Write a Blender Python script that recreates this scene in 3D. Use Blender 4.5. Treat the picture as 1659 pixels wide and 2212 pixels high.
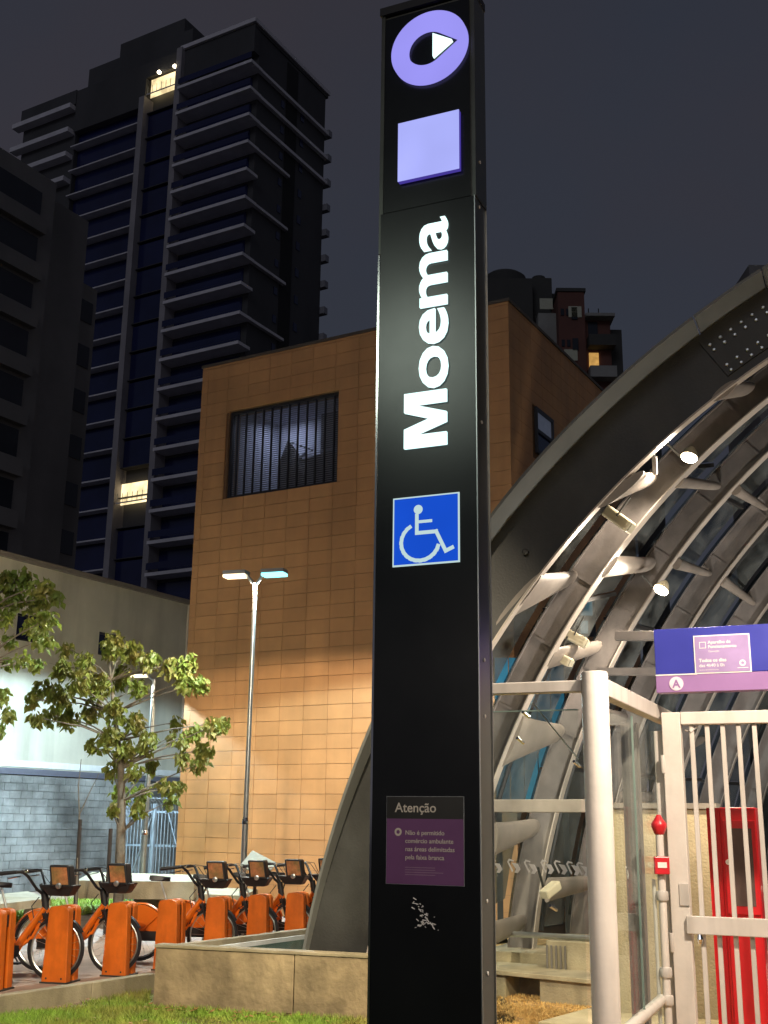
import bpy, bmesh, math, random
import numpy as np
from mathutils import Vector, Matrix
random.seed(7); rng = np.random.default_rng(7)
for _o in list(bpy.data.objects): bpy.data.objects.remove(_o)
S = bpy.context.scene; COL = S.collection

# ------------------------------------------------------------------ camera
CAM_H = 1.65; FOC = 2488.0; PITCH = math.radians(15.02); ROLL = math.radians(.70)
cd = bpy.data.cameras.new('camera'); cam = bpy.data.objects.new('camera', cd); COL.objects.link(cam); S.camera = cam
cd.sensor_fit = 'VERTICAL'; cd.sensor_height = 36.0; cd.sensor_width = 27.0; cd.lens = FOC / 2212 * 36.0
cd.clip_start = .05; cd.clip_end = 2000
_cp, _sp, _cr, _sr = math.cos(PITCH), math.sin(PITCH), math.cos(ROLL), math.sin(ROLL)
_right0 = np.array([1, 0, 0.]); _up0 = np.array([0, -_sp, _cp]); _fw = np.array([0, _cp, _sp])
_ri = _cr * _right0 + _sr * _up0; _up = -_sr * _right0 + _cr * _up0
cam.matrix_world = Matrix(((_ri[0], _up[0], -_fw[0], 0), (_ri[1], _up[1], -_fw[1], 0), (_ri[2], _up[2], -_fw[2], CAM_H), (0, 0, 0, 1)))

# ------------------------------------------------------------------ night sky
S.view_settings.view_transform = 'Standard'; S.view_settings.look = 'None'; S.view_settings.exposure = 0; S.view_settings.gamma = 1
S.view_settings.use_curve_mapping = False
W = bpy.data.worlds.new('World'); S.world = W; W.use_nodes = True
nt = W.node_tree; nt.nodes.clear()
wo = nt.nodes.new('ShaderNodeOutputWorld'); bg = nt.nodes.new('ShaderNodeBackground'); bg2 = nt.nodes.new('ShaderNodeBackground'); ad = nt.nodes.new('ShaderNodeAddShader')
sky = nt.nodes.new('ShaderNodeTexSky'); sky.sky_type = 'NISHITA'; sky.sun_disc = False
sky.sun_elevation = math.radians(-6); sky.sun_rotation = math.radians(120); bg.inputs[1].default_value = .05
nt.links.new(sky.outputs[0], bg.inputs[0])
tc = nt.nodes.new('ShaderNodeTexCoord'); sx = nt.nodes.new('ShaderNodeSeparateXYZ'); nt.links.new(tc.outputs['Generated'], sx.inputs[0])
cr_ = nt.nodes.new('ShaderNodeValToRGB'); nt.links.new(sx.outputs[2], cr_.inputs[0])
e = cr_.color_ramp.elements; e[0].position = 0.0; e[0].color = (.085, .082, .095, 1); e[1].position = .75; e[1].color = (.024, .028, .042, 1)
m_ = cr_.color_ramp.elements.new(.25); m_.color = (.031, .040, .057, 1)
nz = nt.nodes.new('ShaderNodeTexNoise'); nz.inputs['Scale'].default_value = 2.2; nz.inputs['Detail'].default_value = 5; nt.links.new(tc.outputs['Generated'], nz.inputs[0])
mx = nt.nodes.new('ShaderNodeMixRGB'); mx.blend_type = 'MIX'; mr = nt.nodes.new('ShaderNodeMapRange'); mr.inputs[1].default_value = .38; mr.inputs[2].default_value = .66; mr.inputs[4].default_value = .62
nt.links.new(nz.outputs[0], mr.inputs[0]); nt.links.new(mr.outputs[0], mx.inputs[0]); nt.links.new(cr_.outputs[0], mx.inputs[1]); mx.inputs[2].default_value = (.039, .033, .040, 1)
nt.links.new(mx.outputs[0], bg2.inputs[0]); bg2.inputs[1].default_value = 1.0
nt.links.new(bg.outputs[0], ad.inputs[0]); nt.links.new(bg2.outputs[0], ad.inputs[1]); nt.links.new(ad.outputs[0], wo.inputs[0])

_sl = bpy.data.lights.new('tower_fill_sun', 'SUN'); _sl.energy = .16; _sl.angle = math.radians(20); _sl.color = (.86, .88, 1.0)  # added sun lamp that lifts the far tower ledges
_so = bpy.data.objects.new('tower_fill_sun', _sl); COL.objects.link(_so); _so.rotation_euler = Vector((.30, .86, -.42)).to_track_quat('-Z', 'Y').to_euler()
# ------------------------------------------------------------------ lamps outside the picture: street and entrance lamps, plus added fill spots
def lamp(kind, name, loc, power, color, size=.2, target=None, spot=60, blend=.4):
    l = bpy.data.lights.new(name, kind); l.energy = power; l.color = color
    if kind == 'AREA': l.shape = 'DISK'; l.size = size
    else: l.shadow_soft_size = size
    if kind == 'SPOT': l.spot_size = math.radians(spot); l.spot_blend = blend
    o = bpy.data.objects.new(name, l); COL.objects.link(o); o.location = loc
    if target is not None: o.rotation_euler = (Vector(target) - Vector(loc)).to_track_quat('-Z', 'Y').to_euler()
    return o
WARM = (1, .78, .52); NEUT = (1, .9, .76); COOL = (.72, .9, 1.0)
lamp('SPOT', 'street_light_behind', (-3.0, 3.5, 8.0), 5400, (1, .85, .62), .2, (-3.2, 14.0, -.3), 64, .35)
lamp('SPOT', 'cream_wall_fill', (-13, 24, 8.0), 2000, WARM, .25, (-9.3, 33, 5.8), 72, .7)  # added spot, warms the upper part of the cream wall
lamp('SPOT', 'tree_fill', (-7.5, 8, 8.5), 1300, (1, .9, .68), .2, (-6.2, 19.5, 4.6), 46, .7)  # fill spot added to light the tree at the left edge
lamp('SPOT', 'sand_fill', (3.1, 9.4, 4.0), 700, (1, .80, .50), .06, (1.35, 11.6, -.3), 62, .5)  # added spot to brighten the sandy bed
lamp('SPOT', 'post_fill', (1.75, 5.7, 3.7), 60, (1, .9, .75), .06, (1.2, 6.5, 2.2), 70, .8)  # extra spot added to whiten the top of the round post
lamp('SPOT', 'panel_wall_fill', (4.2, 8.6, 4.8), 700, (1, .88, .66), .08, (2.4, 11.2, .6), 90, .5)  # added fill so the tan concrete wall comes out bright
lamp('SPOT', 'street_light_front', (1.5, -9.0, 9.0), 1300, WARM, .3, (0.5, 20, 7.0), 60, .8)
lamp('SPOT', 'entrance_ceiling_light', (2.6, 5.2, 4.2), 1000, (1, .84, .66), .10, (1.9, 8.0, 0.2), 96, .6)

lamp('SPOT', 'totem_sheen_spot', (-6.9, -1.5, 8.2), 280, (.86, 1, .84), .9, (.1, 5.5, 4.0), 24, .9)  # stands in for a lit facade opposite, added for the totem's sheen
lamp('SPOT', 'notice_fill', (-3.6, -2.5, 5.2), 900, (1, .86, .72), .15, (.1, 5.5, 1.2), 22, .8)  # narrow spot added to light the notice plate
lamp('SPOT', 'vault_fill', (3.2, 11.6, .6), 560, (1, .93, .84), .12, (3.6, 15.5, 6.0), 120, .8)  # unseen fill added to brighten the ribs from below
lamp('SPOT', 'vault_fill', (6.2, 13.6, .8), 640, (1, .93, .84), .12, (6.0, 16.5, 6.0), 120, .8)  # second added fill, for the ribs farther right
# ------------------------------------------------------------------ geometry helpers
def ray(u, v):
    X = (u - 830) / FOC; Y = (1106 - v) / FOC
    x = X * _cr - Y * _sr; y = X * _sr + Y * _cr
    return np.array([x, _cp - _sp * y, _sp + _cp * y])
O0 = np.array([0, 0, CAM_H])
def onz(u, v, z): d = ray(u, v); return O0 + d * (z - CAM_H) / d[2]
def ony(u, v, Y): d = ray(u, v); return O0 + d * Y / d[1]
def onpl(u, v, P, n): d = ray(u, v); return O0 + d * (np.dot(np.array(P) - O0, n) / np.dot(d, n))
_a = math.radians(29.58); _c = math.radians(23.46)
A = np.array([-math.cos(_a), math.sin(_a), 0]); B = np.array([math.sin(_a), math.cos(_a), 0])      # street grid
R = np.array([math.cos(_c), -math.sin(_c), 0]); T = np.array([math.sin(_c), math.cos(_c), 0])      # station grid
Z = np.array([0, 0, 1.]); X1 = np.array([1., 0, 0]); Y1 = np.array([0, 1., 0])
GZ = -.30; PZ = -.29

class MB:
    def __init__(s): s.v = []; s.f = []; s.sm = []
    def hexa(s, P):
        n = len(s.v); s.v += [tuple(p) for p in P]
        for q in ((0, 3, 2, 1), (4, 5, 6, 7), (0, 1, 5, 4), (1, 2, 6, 5), (2, 3, 7, 6), (3, 0, 4, 7)): s.f.append(tuple(n + i for i in q))
        return s
    def box(s, o, ax, ay, az, a0, a1, b0, b1, c0, c1):
        o = np.array(o, float); P = []
        for c in (c0, c1):
            for a, b in ((a0, b0), (a1, b0), (a1, b1), (a0, b1)): P.append(o + ax * a + ay * b + az * c)
        if np.dot(np.cross(ax, ay), az) < 0: P = [P[i] for i in (3, 2, 1, 0, 7, 6, 5, 4)]
        return s.hexa(P)
    def wbox(s, x0, x1, y0, y1, z0, z1): return s.box((0, 0, 0), X1, Y1, Z, x0, x1, y0, y1, z0, z1)
    def beam(s, p, q, w, h, up=Z):
        p = np.array(p, float); q = np.array(q, float); d = q - p; L = np.linalg.norm(d); d /= L
        sd = np.cross(d, up); sd /= np.linalg.norm(sd); u = np.cross(sd, d)
        return s.box(p, d, sd, u, 0, L, -w / 2, w / 2, -h / 2, h / 2)
    def tube(s, pts, rad, n=8, cap=True, sq=None, up=None):
        pts = [np.array(p, float) for p in pts]; m = len(pts)
        if not hasattr(rad, '__len__'): rad = [rad] * m
        base = len(s.v); prev = None
        for i, p in enumerate(pts):
            d = pts[min(i + 1, m - 1)] - pts[max(i - 1, 0)]; d = d / (np.linalg.norm(d) + 1e-9)
            if prev is None:
                h = np.array(up, float) if up is not None else (Z if abs(d[2]) < .9 else X1)
                a = np.cross(d, h); a /= np.linalg.norm(a)
            else:
                a = prev - d * np.dot(prev, d); a /= np.linalg.norm(a)
            prev = a; b = np.cross(d, a); r = rad[i]
            ra, rb = (r if not hasattr(r, '__len__') else r)if hasattr(r, '__len__') else (r, r)
            for k in range(n):
                t = 2 * math.pi * (k + .5) / n; s.v.append(tuple(p + a * ra * math.cos(t) + b * rb * math.sin(t)))
        for i in range(m - 1):
            for k in range(n):
                k2 = (k + 1) % n; s.f.append((base + i * n + k, base + i * n + k2, base + (i + 1) * n + k2, base + (i + 1) * n + k))
        if cap:
            s.f.append(tuple(base + k for k in range(n))[::-1]); s.f.append(tuple(base + (m - 1) * n + k for k in range(n)))
        return s
    def lathe(s, c, prof, n=24, axis=Z):
        c = np.array(c, float); axis = np.array(axis, float); h = X1 if abs(axis[0]) < .9 else Y1
        a = np.cross(axis, h); a /= np.linalg.norm(a); b = np.cross(axis, a); base = len(s.v)
        for r, z in prof:
            for k in range(n):
                t = 2 * math.pi * k / n; s.v.append(tuple(c + axis * z + (a * math.cos(t) + b * math.sin(t)) * r))
        for i in range(len(prof) - 1):
            for k in range(n):
                k2 = (k + 1) % n; s.f.append((base + i * n + k, base + i * n + k2, base + (i + 1) * n + k2, base + (i + 1) * n + k))
        s.f.append(tuple(base + k for k in range(n))[::-1]); s.f.append(tuple(base + (len(prof) - 1) * n + k for k in range(n)))
        return s
    def ring(s, c, ax, ay, R0, r0, n=36, m=8, squash=1):
        c = np.array(c, float); nn = np.cross(ax, ay); base = len(s.v)
        for i in range(n):
            t = 2 * math.pi * i / n; d = ax * math.cos(t) + ay * math.sin(t)
            for j in range(m):
                q = 2 * math.pi * (j + .5) / m; s.v.append(tuple(c + d * (R0 + r0 * math.cos(q)) + nn * r0 * squash * math.sin(q)))
        for i in range(n):
            for j in range(m):
                i2 = (i + 1) % n; j2 = (j + 1) % m; s.f.append((base + i * m + j, base + i2 * m + j, base + i2 * m + j2, base + i * m + j2))
        return s
    def prism(s, poly, ext):
        """closed polygon of 3-D points pushed along ext"""
        n = len(poly); b = len(s.v); ext = np.array(ext, float)
        s.v += [tuple(p) for p in poly] + [tuple(np.array(p) + ext) for p in poly]
        s.f.append(tuple(range(b, b + n))[::-1]); s.f.append(tuple(range(b + n, b + 2 * n)))
        for i in range(n): j = (i + 1) % n; s.f.append((b + i, b + j, b + n + j, b + n + i))
        return s
    def quad(s, *P):
        n = len(s.v); s.v += [tuple(p) for p in P]; s.f.append(tuple(range(n, n + len(P)))); return s
    def build(s, name, mat, parent=None, label=None, cat=None, group=None, kind=None, smooth=False, bevel=0):
        me = bpy.data.meshes.new(name); off = ORG.get(parent.name, np.zeros(3)) if parent is not None else np.zeros(3)
        V = np.array(s.v, float) - off; me.from_pydata(V.tolist(), [], s.f); me.validate()
        bm = bmesh.new(); bm.from_mesh(me); bmesh.ops.recalc_face_normals(bm, faces=bm.faces)
        if bevel: bmesh.ops.bevel(bm, geom=list(bm.edges), offset=bevel, segments=2, affect='EDGES', profile=.5, clamp_overlap=True)
        bm.to_mesh(me); bm.free()
        me.materials.append(mat); o = bpy.data.objects.new(name, me); COL.objects.link(o)
        if smooth:
            me.polygons.foreach_set('use_smooth', [True] * len(me.polygons)); me.update()
            try: me.set_sharp_from_angle(angle=math.radians(40))
            except Exception: pass
        if parent is not None: o.parent = parent; ORG[o.name] = off
        tag(o, label, cat, group, kind); return o
ORG = {}
def tag(o, label=None, cat=None, group=None, kind=None):
    if label: o['label'] = label
    if cat: o['category'] = cat
    if group: o['group'] = group
    if kind: o['kind'] = kind
    return o
def thing(name, loc, label, cat, group=None):
    o = bpy.data.objects.new(name, None); COL.objects.link(o); o.location = tuple(loc); ORG[o.name] = np.array(loc, float)
    o.empty_display_size = .2; return tag(o, label, cat, group)
def share(src, off, parent, name=None, rot=None):
    c = src.copy(); c.name = name or src.name.split('.')[0]; COL.objects.link(c); c.parent = parent; c.location = tuple(off)
    if rot: c.rotation_euler = rot
    return c
def dup(root, loc, rz, label):
    r = root.copy(); COL.objects.link(r); r.location = tuple(loc); r.rotation_euler = (0, 0, rz); r['label'] = label
    def rec(src, dst):
        for ch in list(src.children):
            if ch.parent != src: continue
            c = ch.copy(); COL.objects.link(c); c.parent = dst; rec(ch, c)
    rec(root, r); return r
def text(body, size, o, ax, ay, ext, mat, name, parent, bold=0, align='CENTER', sx_=1., kind=None):
    """flat lettering as extruded geometry; ax = reading direction, ay = up of the letters"""
    cu = bpy.data.curves.new(name, 'FONT'); cu.body = body; cu.size = size; cu.extrude = ext; cu.offset = bold; cu.align_x = align; cu.resolution_u = 4
    t = bpy.data.objects.new(name, cu); COL.objects.link(t); dg = bpy.context.evaluated_depsgraph_get(); me = bpy.data.meshes.new_from_object(t.evaluated_get(dg))
    COL.objects.unlink(t); bpy.data.objects.remove(t); bpy.data.curves.remove(cu); me.name = name
    ax = np.array(ax, float); ay = np.array(ay, float); n = np.cross(ax, ay); off = ORG.get(parent.name, np.zeros(3))
    for v in me.vertices: p = np.array(o) + ax * v.co.x * sx_ + ay * v.co.y + n * v.co.z - off; v.co = p
    me.materials.clear(); me.materials.append(mat); ob = bpy.data.objects.new(name, me); COL.objects.link(ob); ob.parent = parent; tag(ob, kind=kind); return ob

# ------------------------------------------------------------------ materials
MATS = {}
def pm(name, col, rough=.6, metal=0., var=.15, scale=6., bump=.0, bscale=None, rnd=0., spec=.5, coat=0., tint=None, emit=None, estr=0.):
    if name in MATS: return MATS[name]
    m = bpy.data.materials.new(name); m.use_nodes = True; t = m.node_tree; b = t.nodes['Principled BSDF']
    tcn = t.nodes.new('ShaderNodeTexCoord'); geo = t.nodes.new('ShaderNodeNewGeometry')
    n1 = t.nodes.new('ShaderNodeTexNoise'); n1.inputs['Scale'].default_value = scale; n1.inputs['Detail'].default_value = 6; n1.inputs['Roughness'].default_value = .62
    t.links.new(geo.outputs['Position'], n1.inputs['Vector'])
    ramp = t.nodes.new('ShaderNodeMapRange'); ramp.inputs[1].default_value = .3; ramp.inputs[2].default_value = .7; ramp.inputs[3].default_value = 1 - var; ramp.inputs[4].default_value = 1 + var * .6
    t.links.new(n1.outputs[0], ramp.inputs[0])
    base = t.nodes.new('ShaderNodeRGB'); base.outputs[0].default_value = (*col, 1); src = base.outputs[0]
    if tint is not None:
        n2 = t.nodes.new('ShaderNodeTexNoise'); n2.inputs['Scale'].default_value = scale * .35; n2.inputs['Detail'].default_value = 4; t.links.new(geo.outputs['Position'], n2.inputs['Vector'])
        r2 = t.nodes.new('ShaderNodeMapRange'); r2.inputs[1].default_value = .42; r2.inputs[2].default_value = .68; t.links.new(n2.outputs[0], r2.inputs[0])
        mc = t.nodes.new('ShaderNodeMixRGB'); t.links.new(r2.outputs[0], mc.inputs[0]); t.links.new(src, mc.inputs[1]); mc.inputs[2].default_value = (*tint, 1); src = mc.outputs[0]
    mul = t.nodes.new('ShaderNodeVectorMath'); mul.operation = 'SCALE'; t.links.new(src, mul.inputs[0]); val = ramp.outputs[0]
    if rnd:
        oi = t.nodes.new('ShaderNodeObjectInfo'); r3 = t.nodes.new('ShaderNodeMapRange'); r3.inputs[3].default_value = 1 - rnd; r3.inputs[4].default_value = 1 + rnd
        t.links.new(oi.outputs['Random'], r3.inputs[0]); mm = t.nodes.new('ShaderNodeMath'); mm.operation = 'MULTIPLY'; t.links.new(val, mm.inputs[0]); t.links.new(r3.outputs[0], mm.inputs[1]); val = mm.outputs[0]
    t.links.new(val, mul.inputs['Scale']); t.links.new(mul.outputs[0], b.inputs['Base Color'])
    rr = t.nodes.new('ShaderNodeMapRange'); rr.inputs[3].default_value = max(.02, rough * .8); rr.inputs[4].default_value = min(1, rough * 1.2); t.links.new(n1.outputs[0], rr.inputs[0]); t.links.new(rr.outputs[0], b.inputs['Roughness'])
    b.inputs['Metallic'].default_value = metal; b.inputs['Specular IOR Level'].default_value = spec; b.inputs['Coat Weight'].default_value = coat
    if bump:
        n4 = t.nodes.new('ShaderNodeTexNoise'); n4.inputs['Scale'].default_value = bscale or scale * 6; n4.inputs['Detail'].default_value = 5; t.links.new(geo.outputs['Position'], n4.inputs['Vector'])
        bp = t.nodes.new('ShaderNodeBump'); bp.inputs['Strength'].default_value = bump; bp.inputs['Distance'].default_value = .02; t.links.new(n4.outputs[0], bp.inputs['Height']); t.links.new(bp.outputs[0], b.inputs['Normal'])
    if emit is not None: b.inputs['Emission Color'].default_value = (*emit, 1); b.inputs['Emission Strength'].default_value = estr
    MATS[name] = m; return m
def streaks(m, amt=.35, sc=(1.2, 1.2, .16), seed=0.):
    """vertical rain streaks and grime multiplied into a material's own colour"""
    t = m.node_tree; b = t.nodes['Principled BSDF']; lk = b.inputs['Base Color'].links[0]; src = lk.from_socket
    g = t.nodes.new('ShaderNodeNewGeometry'); mp = t.nodes.new('ShaderNodeMapping'); mp.inputs['Scale'].default_value = sc; mp.inputs['Location'].default_value = (seed, seed, 0); n = t.nodes.new('ShaderNodeTexNoise'); n.inputs['Scale'].default_value = 1.6; n.inputs['Detail'].default_value = 7
    t.links.new(g.outputs['Position'], mp.inputs[0]); t.links.new(mp.outputs[0], n.inputs['Vector']); r = t.nodes.new('ShaderNodeMapRange'); r.inputs[1].default_value = .45; r.inputs[2].default_value = .72; r.inputs[3].default_value = 1; r.inputs[4].default_value = 1 - amt; t.links.new(n.outputs[0], r.inputs[0])
    s_ = t.nodes.new('ShaderNodeVectorMath'); s_.operation = 'SCALE'; t.links.new(src, s_.inputs[0]); t.links.new(r.outputs[0], s_.inputs['Scale']); t.links.new(s_.outputs[0], b.inputs['Base Color'])
def em(name, col, s, var=.0, scale=3.):
    m = bpy.data.materials.new(name); m.use_nodes = True; t = m.node_tree; t.nodes.clear()
    o = t.nodes.new('ShaderNodeOutputMaterial'); e_ = t.nodes.new('ShaderNodeEmission'); e_.inputs[0].default_value = (*col, 1); e_.inputs[1].default_value = s
    if var:
        g = t.nodes.new('ShaderNodeNewGeometry'); n = t.nodes.new('ShaderNodeTexNoise'); n.inputs['Scale'].default_value = scale; t.links.new(g.outputs['Position'], n.inputs['Vector'])
        r_ = t.nodes.new('ShaderNodeMapRange'); r_.inputs[1].default_value = .3; r_.inputs[2].default_value = .7; r_.inputs[3].default_value = s * (1 - var); r_.inputs[4].default_value = s * (1 + var); t.links.new(n.outputs[0], r_.inputs[0]); t.links.new(r_.outputs[0], e_.inputs[1])
    t.links.new(e_.outputs[0], o.inputs[0]); return m
def glass(name, tint, refl=1.45, rough=.02, frost=0.):
    m = bpy.data.materials.new(name); m.use_nodes = True; t = m.node_tree; t.nodes.clear()
    o = t.nodes.new('ShaderNodeOutputMaterial'); tr = t.nodes.new('ShaderNodeBsdfTransparent'); gl = t.nodes.new('ShaderNodeBsdfGlossy'); mxs = t.nodes.new('ShaderNodeMixShader'); fr = t.nodes.new('ShaderNodeMath'); lwn = t.nodes.new('ShaderNodeLayerWeight'); lwn.inputs[0].default_value = .5; pw_ = t.nodes.new('ShaderNodeMath'); pw_.operation = 'POWER'; pw_.inputs[1].default_value = 4.0
    t.links.new(lwn.outputs['Facing'], pw_.inputs[0]); fr.operation = 'MULTIPLY_ADD'; t.links.new(pw_.outputs[0], fr.inputs[0]); fr.inputs[1].default_value = refl; fr.inputs[2].default_value = .04
    tr.inputs[0].default_value = (*tint, 1); gl.inputs['Roughness'].default_value = rough; gl.inputs[0].default_value = (.9, .95, 1, 1)
    t.links.new(fr.outputs[0], mxs.inputs[0]); t.links.new(tr.outputs[0], mxs.inputs[1]); t.links.new(gl.outputs[0], mxs.inputs[2])
    last = mxs.outputs[0]
    if frost:
        df = t.nodes.new('ShaderNodeBsdfDiffuse'); df.inputs[0].default_value = (.5, .52, .5, 1); m2 = t.nodes.new('ShaderNodeMixShader'); g = t.nodes.new('ShaderNodeNewGeometry')
        n = t.nodes.new('ShaderNodeTexNoise'); n.inputs['Scale'].default_value = 2.5; n.inputs['Detail'].default_value = 6; t.links.new(g.outputs['Position'], n.inputs['Vector'])
        r_ = t.nodes.new('ShaderNodeMapRange'); r_.inputs[1].default_value = .35; r_.inputs[2].default_value = .75; r_.inputs[4].default_value = frost; t.links.new(n.outputs[0], r_.inputs[0]); t.links.new(r_.outputs[0], m2.inputs[0])
        t.links.new(last, m2.inputs[1]); t.links.new(df.outputs[0], m2.inputs[2]); last = m2.outputs[0]
    t.links.new(last, o.inputs[0]); return m

tile_m = pm('orange_ceramic_tile', (.60, .305, .125), .55, var=.12, scale=1.3, bump=.15, bscale=40, rnd=.06, tint=(.54, .28, .115))
tile_back = pm('tile_joint_mortar', (.22, .12, .06), .9, var=.2)
render_m = pm('cream_render', (.60, .57, .47), .9, var=.12, scale=.7, bump=.25, bscale=6, tint=(.50, .46, .38))
block_m = pm('grey_concrete_block', (.27, .27, .265), .9, var=.45, scale=1.6, bump=.5, bscale=22, rnd=.12, tint=(.10, .095, .09))
conc_m = pm('weathered_concrete', (.40, .31, .18), .85, var=.5, scale=1.7, bump=.7, bscale=14, tint=(.24, .18, .10))
conc_l = pm('smooth_concrete', (.46, .39, .27), .8, var=.25, scale=2.2, bump=.4, bscale=45, tint=(.34, .29, .17))
tower_m = pm('dark_tower_render', (.085, .085, .09), .85, var=.15, scale=.3)
ledge_m = pm('pale_ledge_paint', (.78, .76, .80), .8, var=.15, scale=.6)
rail_m = pm('tower_balcony_rail', (.30, .30, .33), .5, var=.1)
far_glass = pm('far_dark_glass', (.03, .035, .045), .15, var=.3, scale=.4)
tglass = pm('dark_tower_glass', (.018, .024, .09), .12, var=.3, scale=.2, spec=.6)
apt_m = pm('dark_apartment_render', (.24, .23, .22), .9, var=.2, scale=.25)
brown_m = pm('brown_brick_tower', (.16, .07, .055), .9, var=.2, scale=.4)
asph = pm('dark_ground', (.07, .065, .06), .9, var=.3, scale=2, bump=.3)
pav_m = pm('pinkish_plaza_paving', (.42, .31, .25), .8, var=.2, scale=3, bump=.25, bscale=60, tint=(.33, .24, .19))
soil = pm('lawn_soil', (.15, .17, .04), .95, var=.4, scale=6, bump=.6)
sand_m = pm('dry_straw_soil', (.66, .40, .15), .95, var=.45, scale=14, bump=.9, bscale=60, tint=(.30, .17, .06))
steel_m = pm('warm_grey_painted_steel', (.25, .225, .21), .55, var=.25, scale=3, bump=.15, bscale=50, tint=(.17, .155, .145))
steel_d = pm('dark_grey_painted_steel', (.052, .053, .050), .5, var=.25, scale=2, bump=.1, bscale=40, tint=(.036, .035, .031))
steel_e = pm('arch_flange_paint', (.17, .178, .17), .5, var=.15, scale=2)
white_m = pm('cream_white_metal_paint', (.72, .66, .60), .42, var=.07, scale=5, bump=.06, bscale=30)
bar_m = pm('gate_metal_paint', (.62, .57, .52), .45, var=.08, scale=5)
alu = pm('brushed_aluminium', (.55, .57, .56), .3, metal=.9, var=.1, scale=8)
chrome = pm('polished_steel', (.8, .8, .8), .12, metal=1., var=.05)
black_g = pm('black_gloss_panel', (.006, .007, .008), .22, var=.2, scale=2.2, spec=.5)
black_p = pm('black_rubber_plastic', (.015, .015, .018), .45, var=.2)
side_m = pm('totem_side_metal', (.10, .105, .095), .35, metal=.6, var=.2, scale=3)
red_m = pm('red_cabinet_paint', (.85, .02, .03), .3, var=.08, scale=5, coat=.3)
redd_m = pm('red_alarm_plastic', (.6, .02, .03), .35, var=.1)
or_m = pm('orange_bike_paint', (.80, .17, .012), .32, var=.08, scale=7, coat=.3)
or_d = pm('orange_dock_paint', (.74, .165, .012), .42, var=.16, scale=5, tint=(.62, .13, .01))
panel_o = pm('orange_basket_panel', (.48, .19, .08), .4, var=.35, scale=18, tint=(.25, .16, .06))
leaf_m = pm('olive_leaf', (.17, .22, .04), .5, var=.55, scale=9, tint=(.25, .20, .06))
leaf_g = pm('green_leaf', (.16, .25, .05), .5, var=.5, scale=9, tint=(.26, .24, .07))
for lm_ in (leaf_m, leaf_g):
    t_ = lm_.node_tree; b_ = t_.nodes['Principled BSDF']; o_ = [n for n in t_.nodes if n.type == 'OUTPUT_MATERIAL'][0]
    tl_ = t_.nodes.new('ShaderNodeBsdfTranslucent'); tl_.inputs[0].default_value = (.30, .36, .05, 1); ms_ = t_.nodes.new('ShaderNodeMixShader'); ms_.inputs[0].default_value = .35
    t_.links.new(b_.outputs[0], ms_.inputs[1]); t_.links.new(tl_.outputs[0], ms_.inputs[2]); t_.links.new(ms_.outputs[0], o_.inputs[0])
bark_m = pm('grey_bark', (.20, .17, .13), .9, var=.3, scale=12, bump=.6)
grass_m = pm('lawn_blade', (.24, .40, .045), .7, var=.45, scale=5, tint=(.30, .27, .06))
straw_m = pm('straw_blade', (.72, .46, .16), .8, var=.3, scale=12)
blue_s = pm('blue_sign_panel', (.035, .04, .30), .35, var=.12, scale=3, emit=(.08, .09, .5), estr=.05)  # faint emission adds to the panel's blue
pur_s = pm('purple_sign_panel', (.31, .17, .38), .35, var=.12, scale=3)
blue_w = pm('glowing_blue_hoarding', (.03, .20, .32), .6, var=.3, scale=2, emit=(.02, .2, .35), estr=.07)  # slight glow put into the boards, which are no lamp
plate_p = pm('purple_notice_plate', (.15, .06, .16), .3, var=.1)
txt_w = pm('white_print', (.78, .76, .72), .5, var=.03)
txt_c = pm('cream_print', (.55, .50, .42), .5, var=.05)
fence_m = pm('grey_fence_metal', (.22, .25, .29), .5, var=.15, metal=.2)
glass_t = glass('grey_tinted_roof_glass', (.50, .56, .58), .6, .08, .20)
glass_c = glass('clear_barrier_glass', (.95, .98, .97), .10, .02, .03)
glass_b = glass('blue_edge_glass', (.55, .72, .78), .7, .06, .22)

streaks(tile_m, .15, (1.4, 1.4, .12)); streaks(render_m, .25, (1.0, 1.0, .10), 3.); streaks(block_m, .45, (.5, .5, .3), 5.); streaks(conc_m, .35, (2.2, 2.2, 1.2), 9.); streaks(conc_l, .28, (2.5, 2.5, .6), 2.)
streaks(steel_d, .35, (1.2, 1.2, .5), 4.); streaks(steel_m, .3, (2., 2., .7), 7.); streaks(white_m, .16, (6., 6., .8), 1.); streaks(bar_m, .2, (7., 7., .7), 6.); streaks(or_d, .22, (5., 5., 1.2), 8.); streaks(tower_m, .3, (.1, .1, .03)); streaks(apt_m, .3, (.15, .15, .04))
# ------------------------------------------------------------------ ground, plaza, lawn
MB().quad((-900, -300, -.62), (900, -300, -.62), (900, 1500, -.62), (-900, 1500, -.62)).build('ground', asph, kind='structure')
cb0 = onz(0, 2195, GZ); cb1 = onz(330, 2141, GZ); cdir = (cb1 - cb0) / np.linalg.norm(cb1 - cb0); cn = np.array([cdir[1], -cdir[0], 0])
pl0 = onz(330, 2175, GZ); pr0 = onz(788, 2207, GZ); pdir = (pr0 - pl0) / np.linalg.norm(pr0 - pl0); pn = np.array([-pdir[1], pdir[0], 0])
ca = cb0 - cdir * 9
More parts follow.
